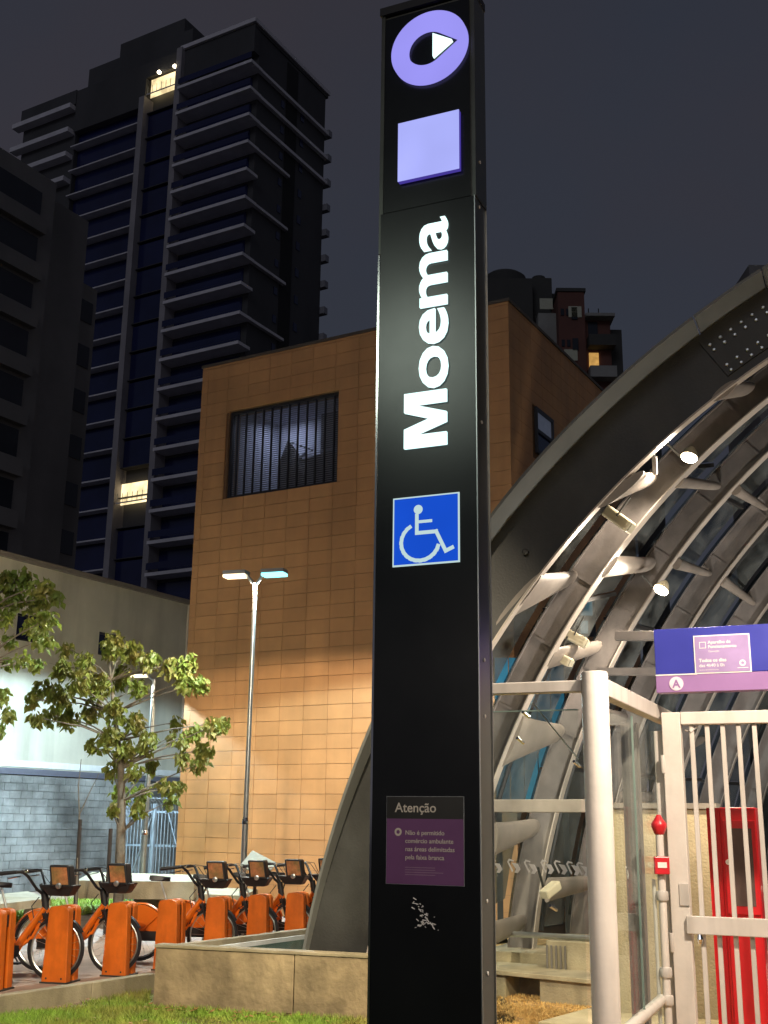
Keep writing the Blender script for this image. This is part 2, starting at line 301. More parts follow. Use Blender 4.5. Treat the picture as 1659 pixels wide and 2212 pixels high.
# plaza slab behind the kerb
MB().prism([(ca[0], ca[1], -.6), (cb1[0] + .2, cb1[1] + .3, -.6), (2.2, 20.5, -.6), (2.2, 60, -.6), (-34, 60, -.6), (-34, ca[1] + 1, -.6)], (0, 0, .6 + PZ)).build('plaza', pav_m, kind='structure')
MB().prism([(-14, -6, -.6), (-.4, -6, -.6), (.6, 8.0, -.6), (1.4, 12.8, -.6), (pr0[0] + 1.6, pr0[1] - .2, -.6), (cb1[0] + .1, cb1[1] - .1, -.6), (cb0[0], cb0[1] - .05, -.6), (ca[0], ca[1] - .05, -.6)], (0, 0, .6 + GZ)).build('lawn_soil', soil, kind='structure')
MB().prism([(-.38, -6, -.6), (30, -6, -.6), (30, 22, -.6), (1.6, 22, -.6), (1.42, 12.8, -.6), (.62, 8.0, -.6)], (0, 0, .6 + GZ + .01)).build('sand_bed', sand_m, kind='structure')

def blades(name, mat, n, sampler, h, w, zb, label, cat):
    v = []; f = []
    for i in range(n):
        x, y = sampler(); pt_ = math.sin(x * 2.3 + 1.1 * math.sin(y * 1.9)) * math.sin(y * 2.9 + math.sin(x * 3.1)); hh = h * random.uniform(.4, 1.3) * (1 + .35 * pt_)
        if pt_ < -.55 and random.random() < .75: continue
        a = random.uniform(0, 6.28); dx, dy = math.cos(a) * w, math.sin(a) * w
        lx, ly = random.gauss(0, .5) * hh, random.gauss(0, .5) * hh
        b = len(v); v += [(x - dx, y - dy, zb), (x + dx, y + dy, zb), (x + lx, y + ly, zb + hh)]; f.append((b, b + 1, b + 2))
    m = MB(); m.v = v; m.f = f; me = bpy.data.meshes.new(name); me.from_pydata(v, [], f); me.materials.append(mat)
    o = bpy.data.objects.new(name, me); COL.objects.link(o); return tag(o, label, cat, kind='stuff')
def lawn_s():
    while True:
        u = random.uniform(-40, 800); v = random.uniform(2090, 2290); p = onz(u, v, GZ)
        q = np.array([p[0], p[1], 0]); 
        if np.dot(q - np.array([cb0[0], cb0[1], 0]), cn) < .03 and u < 335: continue
        if np.dot(q - np.array([pl0[0], pl0[1], 0]), pn) > -.02 and u > 325: continue
        if p[0] > -.05: continue
        return p[0], p[1]
blades('lawn_grass', grass_m, 42000, lawn_s, .055, .006, GZ, 'short green lawn grass in front of the planter and kerb', 'grass')
def sand_s():
    while True:
        u = random.uniform(1060, 1330); v = random.uniform(2125, 2290); p = onz(u, v, GZ)
        return p[0], p[1]
blades('dry_straw', straw_m, 30000, sand_s, .032, .007, GZ + .01, 'dry straw scattered over the sandy bed right of the sign pillar', 'straw')

# ------------------------------------------------------------------ kerb and planter
k = thing('concrete_kerb', cb0, 'low concrete kerb wall between the lawn and the orange bicycles', 'kerb')
L = np.linalg.norm(cb1 - cb0); nseg = 5; st = -6.0
ktop = round((onpl(0, 2150, cb0, cn)[2] + onpl(330, 2106, cb0, cn)[2]) / 2, 3)
while st < L - .01:
    en = min(st + 1.45, L + .05)
    MB().box(cb0 * [1, 1, 0], cdir, -cn, Z, st + .004, en - .004, 0, .13, -.5, ktop).build('kerb_block', conc_l, k, bevel=.008); st = en
pz = .297
p = thing('concrete_planter', pl0, 'low concrete planter wall round a blue glazed light well in front of the arch foot', 'planter')
b2 = onz(690, 2004, pz); back_dir = (b2 - pl0 * [1, 1, 0]); back_dir[2] = 0; bl = np.linalg.norm(back_dir); back_dir /= bl; bn = np.array([-back_dir[1], back_dir[0], 0])
o2 = pl0 * [1, 1, 0]
for j_, (q0_, q1_) in enumerate(((0, 1.62), (1.628, 3.6))): MB().box(o2, pdir, pn, Z, q0_, q1_, 0, .15, -.6, pz).build('front_wall', conc_m, p, bevel=.010)
MB().box(o2, pdir, pn, Z, -.015, 3.6, -.015, .165, pz + .001, pz + .035).build('coping', conc_l, p, bevel=.008)
MB().box(o2 + pn * .15 + pdir * .02, back_dir, -bn, Z, .0, bl + 1.2, -.12, 0, -.6, pz - .004).build('back_wall', conc_l, p)
wh_m = pm('white_light_well_paint', (.72, .74, .72), .5, var=.1)
MB().box(o2 + pn * .155 + pdir * .3, back_dir, -bn, Z, .25, bl + 1.0, .005, .035, pz - .07, pz - .02).build('glazing_frame', wh_m, p)
MB().box(o2 + pn * .155 + pdir * .3, back_dir, -bn, Z, .25, bl + 1.0, .006, .02, -.55, pz - .07).build('glass_pane', glass_b, p)
MB().box(o2, pdir, pn, Z, .6, 3.2, .16, 2.0, -.6, -.35).build('light_well_floor', pm('light_well_floor', (.14, .2, .24), .3, var=.3), p)
MB().box(o2 + pdir * 1.6, pdir, pn, Z, 0, 1.7, .45, 1.6, -.5, .1).build('arch_plinth', conc_m, p, bevel=.02)

# ------------------------------------------------------------------ orange tiled building
OC = onpl(1098, 650, ony(1098, 650, 22.77), Y1 * 1.); ztop = OC[2]; OC0 = OC * [1, 1, 0]
ob = thing('orange_tiled_building', OC0, 'tall orange tiled building with a louvred window behind the street lamp', 'building')
Wd = 8.25; s0, s1, wz0, wz1 = 4.24, 7.38, 9.02, 11.22
core = MB()
for a0, a1, z0, z1 in ((.035, Wd, -.6, wz0), (.035, Wd, wz1, ztop - .02), (.035, s0, wz0, wz1), (s1, Wd, wz0, wz1)): core.box(OC0, A, B, Z, a0, a1, .04, .5, z0, z1)
core.box(OC0, A, B, Z, 0.035, .5, .5, 8.0, -.6, ztop - .02); core.box(OC0, A, B, Z, Wd - .5, Wd, .5, 8.0, -.6, ztop - .02); core.box(OC0, A, B, Z, 0.04, Wd, 8.0, 8.4, -.6, ztop - .02)
core.build('wall', tile_back, ob)
MB().box(OC0, A, B, Z, .5, Wd - .5, .5, 8, ztop - .5, ztop - .2).build('roof', conc_m, ob)
MB().box(OC0, A, B, Z, -.03, Wd + .03, -.02, .3, ztop, ztop + .07).box(OC0, A, B, Z, -.03, .3, .3, 8.4, ztop, ztop + .07).build('coping', pm('metal_coping', (.1, .08, .06), .5), ob)
TW, TH = .62, .3105; tiles = []
zz = -.3 + TH * 0
row = 0
while zz < ztop - .05:
    n = 0; a = 0.0
    while a < Wd - .01:
        w = min(TW, Wd - a); segs = [(a, a + w, zz, min(zz + TH, ztop))]
        c_ = a + w / 2; zc = zz + TH / 2
        if s0 - .0 < c_ < s1 and wz0 < zc < wz1: segs = []
        else:
            a0_, a1_, z0_, z1_ = segs[0]
            if z1_ > wz0 + .01 and z0_ < wz1 - .01 and a1_ > s0 + .01 and a0_ < s1 - .01:      # cut the tile round the window opening
                segs = []; ia0, ia1 = max(a0_, s0), min(a1_, s1)
                if a0_ < s0: segs.append((a0_, s0, z0_, z1_))
                if a1_ > s1: segs.append((s1, a1_, z0_, z1_))
                if z1_ > wz1: segs.append((ia0, ia1, wz1, z1_))
                if z0_ < wz0: segs.append((ia0, ia1, z0_, wz0))
        tiles += segs; a += TW
    zz += TH; row += 1
def vis(t):
    P = OC0 + A * (t[0] + t[1]) / 2 + Z * (t[2] + t[3]) / 2; return (t[0] > 3.0) and P[2] > .2
full = [t for t in tiles if abs(t[1] - t[0] - TW) < .01 and abs(t[3] - t[2] - TH) < .01 and vis(t)]
full.sort(key=lambda t: np.linalg.norm(OC0 + A * t[0] + Z * t[2] - O0)); chosen = set(full[:300]); src = None; rest = MB(); g = .0035
for t in tiles:
    if t in chosen:
        if src is None:
            src = MB().box(OC0, A, B, Z, t[0] + g, t[1] - g, 0, .03, t[2] + g, t[3] - g).build('tile', tile_m, ob, bevel=.004); t00 = t
        else:
            d = A * (t[0] - t00[0]) + Z * (t[2] - t00[2]) + B * random.uniform(-.003, .003); share(src, d, ob)
    elif t[1] - t[0] > .03 and t[3] - t[2] > .03: rest.box(OC0, A, B, Z, t[0] + g, t[1] - g, random.uniform(-.003, .003), .03, t[2] + g, t[3] - g)
rest.build('tile', tile_m, ob, kind='stuff')
sd = MB(); zz = -.3; sw = onpl(1155, 878, OC0, A); sw1 = onpl(1195, 1000, OC0, A); b0_, b1_ = (sw - OC0) @ B, (sw1 - OC0) @ B; sz1, sz0 = sw[2], sw1[2] - .05
while zz < ztop - .05:
    b = 0.
    while b < 8.4:
        if not (b0_ - .02 < b + .31 < b1_ + .02 and sz0 < zz + .15 < sz1): sd.box(OC0, B, -A, Z, b + g, min(b + TW, 8.4) - g, -.03 + .002 * random.random(), 0.0, zz + g, min(zz + TH, ztop) - g)
        b += TW
    zz += TH
sd.build('side_tile', tile_m, ob, kind='stuff')
fr_d = pm('dark_window_frame', (.03, .03, .035), .4, var=.1)
lit_in = em('cool_room_light', (.55, .65, 1.0), .55, .5, 1.2)
wf = MB().box(OC0, B, -A, Z, b0_, b1_, -.01, .05, sz0, sz0 + .08).box(OC0, B, -A, Z, b0_, b1_, -.01, .05, sz1 - .08, sz1).box(OC0, B, -A, Z, b0_, b0_ + .07, -.01, .05, sz0 + .08, sz1 - .08).box(OC0, B, -A, Z, b1_ - .07, b1_, -.01, .05, sz0 + .08, sz1 - .08).box(OC0, B, -A, Z, b0_ + .07, b1_ - .07, -.01, .04, (sz0 + sz1) / 2 - .04, (sz0 + sz1) / 2 + .04).build('side_window', fr_d, ob)
MB().box(OC0, B, -A, Z, b0_ + .07, b1_ - .07, -.004, .004, sz0 + .08, (sz0 + sz1) / 2 - .04).build('pane', tglass, wf)
MB().box(OC0, B, -A, Z, b0_ + .07, b1_ - .07, -.004, .004, (sz0 + sz1) / 2 + .04, sz1 - .08).build('pane', pm('lit_curtain_pane', (.2, .22, .28), .4, var=.3, emit=(.3, .35, .5), estr=.10), wf)
# louvred window and the room behind it
lw = MB(); 
for q in ((s0, s1, wz0, wz0 + .07), (s0, s1, wz1 - .07, wz1), (s0, s0 + .07, wz0 + .07, wz1 - .07), (s1 - .07, s1, wz0 + .07, wz1 - .07)): lw.box(OC0, A, B, Z, q[0], q[1], .10, .22, q[2], q[3])
lw = lw.build('louvred_window', fr_d, ob)
psrc = None
for i in range(12):
    a = s0 + .07 + (s1 - s0 - .14) * (i + .5) / 12
    if psrc is None: psrc = MB().box(OC0, A, B, Z, a - .014, a + .014, .12, .17, wz0 + .07, wz1 - .07).build('louvre_post', fr_d, lw); a_0 = a
    else: share(psrc, A * (a - a_0), lw)
psrc = None; slat_m = pm('louvre_slat_metal', (.20, .21, .24), .4, var=.1, metal=.3)
for i in range(40):
    z = wz0 + .09 + (wz1 - wz0 - .18) * i / 39
    if psrc is None: psrc = MB().hexa([OC0 + A * aa + B * bb + Z * (z + dz) for (aa, bb, dz) in ((s1 - .07, .18, 0), (s0 + .07, .18, 0), (s0 + .07, .188, .004), (s1 - .07, .188, .004), (s1 - .07, .18, .030), (s0 + .07, .18, .030), (s0 + .07, .188, .034), (s1 - .07, .188, .034))]).build('louvre_slat', slat_m, lw); z_0 = z
    else: share(psrc, Z * (z - z_0), lw)
rm = pm('stair_room_paint', (.35, .36, .42), .9, var=.1)
MB().box(OC0, A, B, Z, s0 - .3, s1 + .3, 2.4, 2.5, wz0 - .6, wz1 + .5).box(OC0, A, B, Z, s0 - .3, s1 + .3, .51, 2.4, wz1 + .4, wz1 + .5).box(OC0, A, B, Z, s0 - .3, s0 - .2, .51, 2.4, wz0 - .6, wz1 + .4).box(OC0, A, B, Z, s1 + .2, s1 + .3, .51, 2.4, wz0 - .6, wz1 + .4).box(OC0, A, B, Z, s0 - .3, s1 + .3, .51, 2.4, wz0 - .7, wz0 - .6).build('stair_room', rm, ob)
MB().prism([OC0 + A * a_ + B * .8 + Z * z_ for a_, z_ in ((s0 - .1, wz0 - .5), (s0 - .1, wz0 + 1.06), (s1 - 1.6, wz0 + .98), (s1 - 1.2, wz0 + 1.5), (s1 - 1.0, wz0 + 1.02), (s1 - .95, wz0 - .5))], B * .15).build('stair_flight', pm('dark_stair', (.02, .02, .025), .8), ob)
hr = MB().tube([OC0 + A * (s0 - .1) + B * .75 + Z * (wz0 + 1.12), OC0 + A * (s1 - 1.5) + B * .75 + Z * (wz0 + 1.02), OC0 + A * (s1 - 2.0) + B * .72 + Z * (wz0 + 1.12), OC0 + A * (s1 - 1.35) + B * .75 + Z * (wz0 + 1.42)], .018, 6).build('stair_handrail', chrome, ob)
MB().box(OC0, A, B, Z, s0 - .1, s1 - 1.45, 1.9, 2.0, wz0 - .5, wz1 + .3).build('shade_screen', pm('room_shade', (.05, .05, .06), .9), ob)  # dark sheet added so only the left of the room stays bright
lamp('AREA', 'stair_room_light', OC0 + A * (s1 - .5) + B * 1.7 + Z * (wz1 + .25), 20, (.62, .72, 1.0), .5, OC0 + A * (s1 - .5) + B * 2.3 + Z * wz0)

# ------------------------------------------------------------------ white building and block wall on the left
W0 = ony(206, 1255, 34.) * [1, 1, 0]; wt = 8.52
wb = thing('cream_rendered_building', W0, 'cream rendered building with small dark windows behind the trees at left', 'building')
wins = []
for (u, v, u2, v2) in ((60, 1336, 160, 1402), (330 - 0, 1370, 372, 1420)):
    a_ = (onpl(u, v, W0, A) - W0) @ B; z_ = onpl(u, v, W0, A)[2]; wins.append((a_ * 1., a_ + 1.1, z_ - 1.0, z_ + .05))
w1 = ((onpl(38, 1340, W0, A) - W0) @ B, (onpl(105, 1350, W0, A) - W0) @ B, 6.35, 7.1); w2 = ((onpl(215, 1370, W0, A) - W0) @ B, (onpl(262, 1370, W0, A) - W0) @ B, 6.35, 7.05)
m = MB(); cuts = [-16, w1[0], w1[1], w2[0], w2[1], 10]
for i in range(5):
    if i in (1, 3):
        w = w1 if i == 1 else w2; m.box(W0, B, A, Z, cuts[i], cuts[i + 1], 0, .3, 2.75, w[2]); m.box(W0, B, A, Z, cuts[i], cuts[i + 1], 0, .3, w[3], wt)
    else: m.box(W0, B, A, Z, cuts[i], cuts[i + 1], 0, .3, 2.75, wt)
m.box(W0, B, A, Z, -16, 10, .3, 6, -.6, wt - .3).build('wall', render_m, wb)
for w in (w1, w2):
    wn = MB().box(W0, B, A, Z, w[0], w[1], .16, .2, w[2], w[3]).build('window', tglass, wb)
    MB().box(W0, B, A, Z, w[0], w[1], .08, .15, w[2], w[2] + .06).box(W0, B, A, Z, w[0], w[1], .08, .15, w[3] - .06, w[3]).box(W0, B, A, Z, (w[0] + w[1]) / 2 - .03, (w[0] + w[1]) / 2 + .03, .08, .15, w[2] + .06, w[3] - .06).build('frame', fr_d, wn)
MB().box(W0, B, A, Z, -16, 10, -.14, .35, wt, wt + .14).build('cornice', pm('cornice', (.22, .19, .16), .8), wb)
MB().box(W0, B, A, Z, -16, 10, -.05, .0, 2.95, 3.12).build('band', pm('white_band', (.72, .72, .72), .8, var=.1), wb)
MB().box(W0, B, A, Z, 4.40, 4.5, -.06, .0, 3.12, wt).build('corner_pipe', pm('grey_pipe', (.35, .33, .3), .6), wb)
bw = thing('concrete_block_wall', W0 - A * .25, 'stained grey concrete block wall below the cream building', 'wall')
MB().box(W0, B, A, Z, -16, 4.6, -.20, -.06, -.6, 2.72).build('wall_core', pm('block_mortar', (.17, .17, .165), .95, var=.3, scale=3), bw)
MB().box(W0, B, A, Z, -16, 4.6, -.32, -.055, 2.74, 2.9).build('coping', pm('dark_coping', (.10, .10, .13), .6), bw)
bsrc = None; st = MB()
nbk_ = 0
for r in range(15):
    z = -.28 + r * .2
    for j in range(60):
        a0_ = -16 + j * .40 + (.20 if r % 2 else 0)
        if a0_ > 4.5: break
        a1_ = min(a0_ + .40, 4.6)
        if a0_ < -3.9 or a1_ - a0_ < .39 or nbk_ >= 299 or r == 0: st.box(W0, B, A, Z, a0_ + .006, a1_ - .006, -.245, -.20, z + .006, z + .194); continue
        nbk_ += 1
        if bsrc is None: bsrc = MB().box(W0, B, A, Z, a0_ + .006, a1_ - .006, -.245, -.20, z + .006, z + .194).build('block', block_m, bw); az0 = (a0_, z)
        else: share(bsrc, B * (a0_ - az0[0]) + Z * (z - az0[1]) + A * random.uniform(-.006, .006), bw)
st.build('block', block_m, bw, kind='stuff')

# metal fence gate between the block wall and the orange building
OL = OC0 + A * Wd
fg = thing('metal_bar_fence', OL, 'grey metal bar fence with outward curved tops beside the orange building', 'fence')
FA = onpl(272, 1800, OL + B * 1.0, B) * [1, 1, 0]; fl = (FA - (OL + B * 1.0)) @ A; fo = OL + B * 1.0
ftop = onpl(300, 1745, fo, B)[2]
for a in (0.03, fl * .62, fl): MB().box(fo, A, B, Z, a, a + .07, -.04, .03, PZ, ftop + .1).build('fence_post', fence_m, fg)
for z in (PZ + .12, 1.0, ftop - .12): MB().box(fo, A, B, Z, .1, fl, .032, .055, z, z + .05).build('fence_rail', fence_m, fg)
bsrc = None; nb = 22
for i in range(nb):
    a = .16 + (fl - .22) * i / (nb - 1)
    if bsrc is None:
        bsrc = MB().tube([fo + A * a + Z * PZ, fo + A * a + Z * (ftop - .05), fo + A * a - B * .06 + Z * (ftop + .1), fo + A * a - B * .2 + Z * (ftop + .2), fo + A * (a + .02) - B * .34 + Z * (ftop + .22)], .011, 5).build('fence_bar', fence_m, fg); a_0 = a
    else: share(bsrc, A * (a - a_0), fg)
MB().tube([fo + A * .4 - B * .03 + Z * 0.1, fo + A * 1.1 - B * .03 + Z * 1.8], .014, 5).build('fence_brace', fence_m, fg)
MB().tube([fo + A * 1.5 - B * .03 + Z * 1.9, fo + A * 2.2 - B * .03 + Z * .1], .014, 5).build('fence_brace', fence_m, fg)

# ------------------------------------------------------------------ far tower
TC = np.array([-13.62, 100, 0.]); TS = 100 / 90.; FH = 3.02
def tpx(u, v, n=B): q = onpl(u, v, TC, n); return q
tw = thing('tall_dark_apartment_tower', TC, 'tall dark tower with pale balcony edges and two lit floors', 'building')
zr = tpx(553, 42)[2]
MB().box(TC, A, B, Z, 0.05, 24.3, .9, 13.4, -.6, zr - 3.9).box(TC, A, B, Z, 24.3, 32.6, .3, 15, zr - 22, zr - .1).box(TC, A, B, Z, 0.05, 9.4, .9, 13.4, zr - 3.9, zr - .8).box(TC, A, B, Z, 14.2, 24.3, .9, 13.4, zr - 3.9, zr - .8).build('wall', tower_m, tw)
MB().box(TC, A, B, Z, -.05, 9.4, -.05, 13.8, zr - .8, zr - .35).build('roof', tower_m, tw)
MB().box(TC, A, B, Z, -.25, 9.4, -.35, -.05, zr - .45, zr).box(TC, A, B, Z, -.25, -.05, -.05, 13.9, zr - .45, zr).build('parapet', ledge_m, tw)
MB().box(TC, A, B, Z, 0, 9.4, -.05, .9, zr - 3.7, zr - .8).box(TC, A, B, Z, 9.4, 24.3, 0, .9, zr - 2.0, zr - .2).box(TC, A, B, Z, 14.2, 24.3, 0, .9, zr - 5.4, zr - 2.0).build('upper_wall', tower_m, tw)
MB().box(TC, A, B, Z, 9.2, 24.0, 1.2, 9, zr - .2, zr + 3.2).box(TC, A, B, Z, 10.5, 19.6, 1.3, 8, zr + 3.2, zr + 5.0).build('penthouse', tower_m, tw)
MB().box(TC, A, B, Z, 2.5, 7.6, 6.2, 7, zr, zr + 1.8).build('roof_tank', tower_m, tw)
MB().box(TC, A, B, Z, 24.3, 32.8, -.1, 14, zr - 1.9, zr - .1).build('side_roof', tower_m, tw)
for s_ in (9.35, 14.15): MB().box(TC, A, B, Z, s_ - .35, s_ + .35, -.55, .9, -.6, (zr - .3 if s_ < 10 else zr - 4.6)).build('pier', pm('tower_pier', (.36, .34, .36), .8, var=.2, scale=.3), tw)
z1_ = tpx(552, 140)[2]; bal_s = led_s = None
warm_lit = em('warm_loggia_light', (1.0, .78, .42), 1.5, .45, .9); warm_hot = em('hot_loggia_lamp', (1, .86, .6), 9)
zl1 = tpx(255, 1090)[2]; litfl = round((z1_ - zl1) / FH) - 1
src = {}
def rep(key, fn, ref, new):
    if key not in src: src[key] = (fn(), ref); return src[key][0]
    return share(src[key][0], np.array(new) - np.array(src[key][1]), tw)
for i in range(25):
    z = z1_ - i * FH
    if z < 1: break
    rep('bal', lambda: MB().box(TC, A, B, Z, -.45, 9.0, -.95, .9, z - .30, z + .02).build('balcony_slab', ledge_m, tw), (0, 0, z), (0, 0, z))
    rep('rail', lambda: MB().box(TC, A, B, Z, -.35, 8.95, -.90, -.86, z + .3, z + .95).build('balcony_rail', tglass, tw), (0, 0, z), (0, 0, z))
    rep('win', lambda: MB().box(TC, A, B, Z, .7, 8.9, .8, .89, z + .1, z + 2.4).build('window', tglass, tw), (0, 0, z), (0, 0, z))
    if i < 24: rep('led', lambda: MB().box(TC, A, B, Z, 14.5, 24.4, -.18, .9, z - 2.0, z - 1.86).build('floor_ledge', ledge_m, tw), (0, 0, z), (0, 0, z))
    rep('led2', lambda: MB().box(TC, A, B, Z, 9.7, 13.8, -.0, .9, z - 1.1, z - 1.02).build('bay_ledge', tower_m, tw), (0, 0, z), (0, 0, z))
    rep('lw', lambda: MB().box(TC, A, B, Z, 14.6, 24.2, .80, .89, z - 1.8, z + .9).build('window', tglass, tw), (0, 0, z), (0, 0, z))
    if i not in (0, litfl, litfl + 1): rep('bw', lambda: MB().box(TC, A, B, Z, 9.75, 13.75, .3, .4, z - 1.0, z + 1.75).build('window', tglass, tw), (0, 0, z), (0, 0, z))
    if i < 4: rep('sb', lambda: MB().box(TC, A, B, Z, 24.45, 33.4, -.75, .29, zr - 2.6, zr - 2.05).build('side_balcony', ledge_m, tw), (0, 0, z), (0, 0, z))
    rep('sw', lambda: MB().box(TC, B, A, Z, 5.0, 5.55, -.02, .04, z - 1.7, z - .9).build('window', tglass, tw), (0, 0, z), (0, 0, z))
    rep('sw2', lambda: MB().box(TC, B, A, Z, 8.6, 9.2, -.02, .04, z - 1.2, z - .3).build('window', tglass, tw), (0, 0, z), (0, 0, z))
    if i < 3: rep('sl', lambda: MB().box(TC, B, A, Z, -.3, 13.9, -.42, .0, z - .35, z).build('side_ledge', ledge_m, tw), (0, 0, z), (0, 0, z))
    elif i % 2 == 1: rep('sl2', lambda: MB().box(TC, B, A, Z, -.3, 6.4, -.42, .0, z - .28, z).build('side_ledge', ledge_m, tw), (0, 0, z), (0, 0, z))
    rep('rb', lambda: MB().box(TC, B, A, Z, 13.42, 14.1, -.5, 1.5, z - .4, z + .35).build('rear_balcony', rail_m, tw), (0, 0, z), (0, 0, z))
MB().box(TC, B, A, Z, 5.9, 7.9, -.012, .03, 3, zr - 1.2).build('recess_shade_strip', pm('recess_shade', (.02, .02, .02), .9), tw)  # flat dark strip, the shade of a recess put into its colour
def loggia(zb, zt, hot):
    l = MB().box(TC, A, B, Z, 9.75, 13.75, .35, .4, zb, zt).build('lit_loggia', warm_lit, tw)
    MB().box(TC, A, B, Z, 9.75, 13.75, -.3, -.24, zb - .02, zb + .1).build('loggia_rail', ledge_m, l)
    for q in range(7): MB().box(TC, A, B, Z, 9.9 + q * .62, 9.94 + q * .62, -.28, -.24, zb + .1, zb + 1.0).build('baluster', fence_m, l)
    if hot:
        for a in (9.9, 12.0): MB().lathe(TC + A * a - B * .5 + Z * (zt - .15), [(.02, -.2), (.2, -.1), (.22, .05), (.1, .2)], 10).build('lamp', warm_hot, l)
zA = tpx(312, 210)[2]; loggia(zA - .1, zA + 2.1, True)
zB = tpx(255, 1090)[2]; loggia(zB, zB + 2.1, False)

# ------------------------------------------------------------------ dark apartment block far left
D0 = ony(192, 480, 60.) * [1, 1, 0]; dz0 = 34.9
la = thing('dark_apartment_block', D0, 'dark apartment block with recessed balconies at the left edge', 'building')
MB().box(D0, B, A, Z, -14, 0, 0, 14, -.6, dz0).box(D0, B, A, Z, -14, -3.2, -.6, 0, -.6, dz0 + .6).box(D0, B, A, Z, 0, 1.55, .4, 12, -.6, dz0 - 3.6).build('wall', apt_m, la)
sb = sw_ = None
for i in range(12):
    z = dz0 - 3.0 - i * 2.72
    if sb is None:
        sb = MB().box(D0, B, A, Z, -13.5, -4.0, -1.0, -.6, z, z + .9).build('balcony', apt_m, la); z_0 = z
        sg = MB().box(D0, B, A, Z, -13.3, -4.2, -.66, -.605, z + .9, z + 2.5).build('window', far_glass, la)
        sw_ = MB().box(D0, B, A, Z, .35, 1.25, .34, .39, z - 2.9, z - 1.6).build('window', far_glass, la)
    else:
        share(sb, Z * (z - z_0), la); share(sg, Z * (z - z_0), la)
        share(sw_, Z * (z - z_0), la)

# ------------------------------------------------------------------ buildings behind at right
def blk(parent, name, u0, u1, vt, Y, mat, depth=8, zb=-.6, ax=None):
    P = ony(u0, vt, Y); Q = ony(u1, vt, Y); w = Q[0] - P[0]
    return MB().wbox(P[0], Q[0], Y, Y + depth, zb, P[2]).build(name, mat, parent), P[0], Q[0], P[2]
rb_ = thing('stepped_brown_tower', ony(1200, 1700, 75) * [1, 1, 0], 'stepped brown apartment tower with round roof tank behind the orange building', 'building')
dk = pm('dark_grey_render', (.07, .07, .065), .9, var=.2, scale=.3)
blk(rb_, 'stair_block', 1050, 1150, 600, 75, dk, 9); blk(rb_, 'mid_block', 1150, 1192, 600, 76, dk, 9); blk(rb_, 'low_block', 1192, 1213, 634, 76.5, dk, 9)
gl_m = pm('grey_wall_patch', (.34, .34, .32), .9, var=.2, scale=.5)
blk(rb_, 'grey_wall', 1163, 1204, 676, 74, gl_m, 1.0)
_, x0, x1, zt_ = blk(rb_, 'brown_block', 1205, 1262, 630, 73, brown_m, 9)
_, x2, x3, zt2 = blk(rb_, 'balcony_block', 1262, 1318, 692, 73.5, brown_m, 8); blk(rb_, 'end_block', 1318, 1343, 712, 74, dk, 8)
c = ony(1100, 600, 77); MB().lathe((c[0], 80, 0), [(1.62, c[2] - 1), (1.62, c[2] + 1.35), (1.3, c[2] + 1.6)], 24).build('roof_tank', dk, rb_)
MB().lathe((ony(1172, 590, 77)[0], 79, 0), [(.5, ony(1172, 590, 77)[2] - .5), (.5, ony(1172, 582, 77)[2] + .3)], 16).build('roof_tank', dk, rb_)
for (u, v) in ((1166, 645), (1228, 662), (1219, 755)):
    q = ony(u, v, 72.95 if u > 1200 else 73.9); MB().wbox(q[0], q[0] + .9, q[1] - .05, q[1], q[2] - .8, q[2]).build('window', pm('dim_window', (.25, .26, .22), .4, emit=(.4, .4, .33), estr=.05), rb_)
for i in range(7):
    z = zt2 - 1.9 - i * 2.3; xx = x2 + .15
    MB().wbox(xx, x3 + .15, 72.6, 73.5, z - .3, z + .5).build('balcony', gl_m if i % 2 else dk, rb_)
    q = MB().wbox(xx + .1, xx + .75, 73.4, 73.49, z + .6, z + 1.75).build('window', em('yellow_window', (1, .55, .15), .55, .3, 2.) if i == 1 else far_glass, rb_)
zz_ = zt_ - 1.2
for i in range(9): MB().wbox(x0 + .9, x0 + 1.3, 72.9, 72.99, zz_ - .9 - i * 2.3, zz_ - i * 2.3).build('window', far_glass, rb_)
for i in range(8):
    for f_ in (.08, .55): MB().wbox(x0 + .1 + f_ * .8, x0 + .1 + f_ * .8 + .22, 72.93, 72.99, zz_ - .6 - i * 2.3, zz_ - .1 - i * 2.3).build('window', far_glass, rb_)
MB().wbox(x0 - .1, x1 + .1, 72.9, 82, zt_, zt_ + .25).build('parapet', dk, rb_)
MB().wbox(x2 - .0, x3 + .2, 72.7, 82, zt2, zt2 + .22).build('parapet', gl_m, rb_)
for ux_ in (1278, 1300): q_ = ony(ux_, 688, 74); MB().tube([(q_[0], 75, zt2), (q_[0], 75, zt2 + 1.6)], .04, 5).build('antenna', dk, rb_)
q = ony(1400, 790, 90); wtn = thing('dark_round_water_tank', (q[0], 92, -.6), 'dark round rooftop tank with small red beacon behind the arch', 'water tank')
MB().lathe((q[0] + .1, 92, 0), [(1.15, -.6), (1.15, q[2] + .1), (.9, q[2] + .75), (.3, q[2] + .95)], 24).build('tank', dk, wtn)
z_ = ony(1413, 752, 90)[2]; MB().tube([(q[0] + .45, 91.5, q[2] + .8), (q[0] + .45, 91.5, z_)], .05, 5).build('mast', steel_d, wtn)
MB().lathe((q[0] + .45, 91.5, z_), [(.03, -.1), (.13, 0), (.13, .12), (.03, .22)], 10).build('beacon', em('red_beacon', (1, .25, .12), 6), wtn)
q = ony(1618, 572, 60); ub = thing('far_dark_block', (q[0], 60, -.6), 'small dark building corner above the arch at the right edge', 'building')
MB().wbox(q[0], q[0] + 5, 60, 66, -.6, q[2]).build('wall', apt_m, ub); MB().wbox(q[0] + .4, q[0] + 1.0, 59.95, 60, q[2] - 1.6, q[2] - .7).build('window', far_glass, ub)

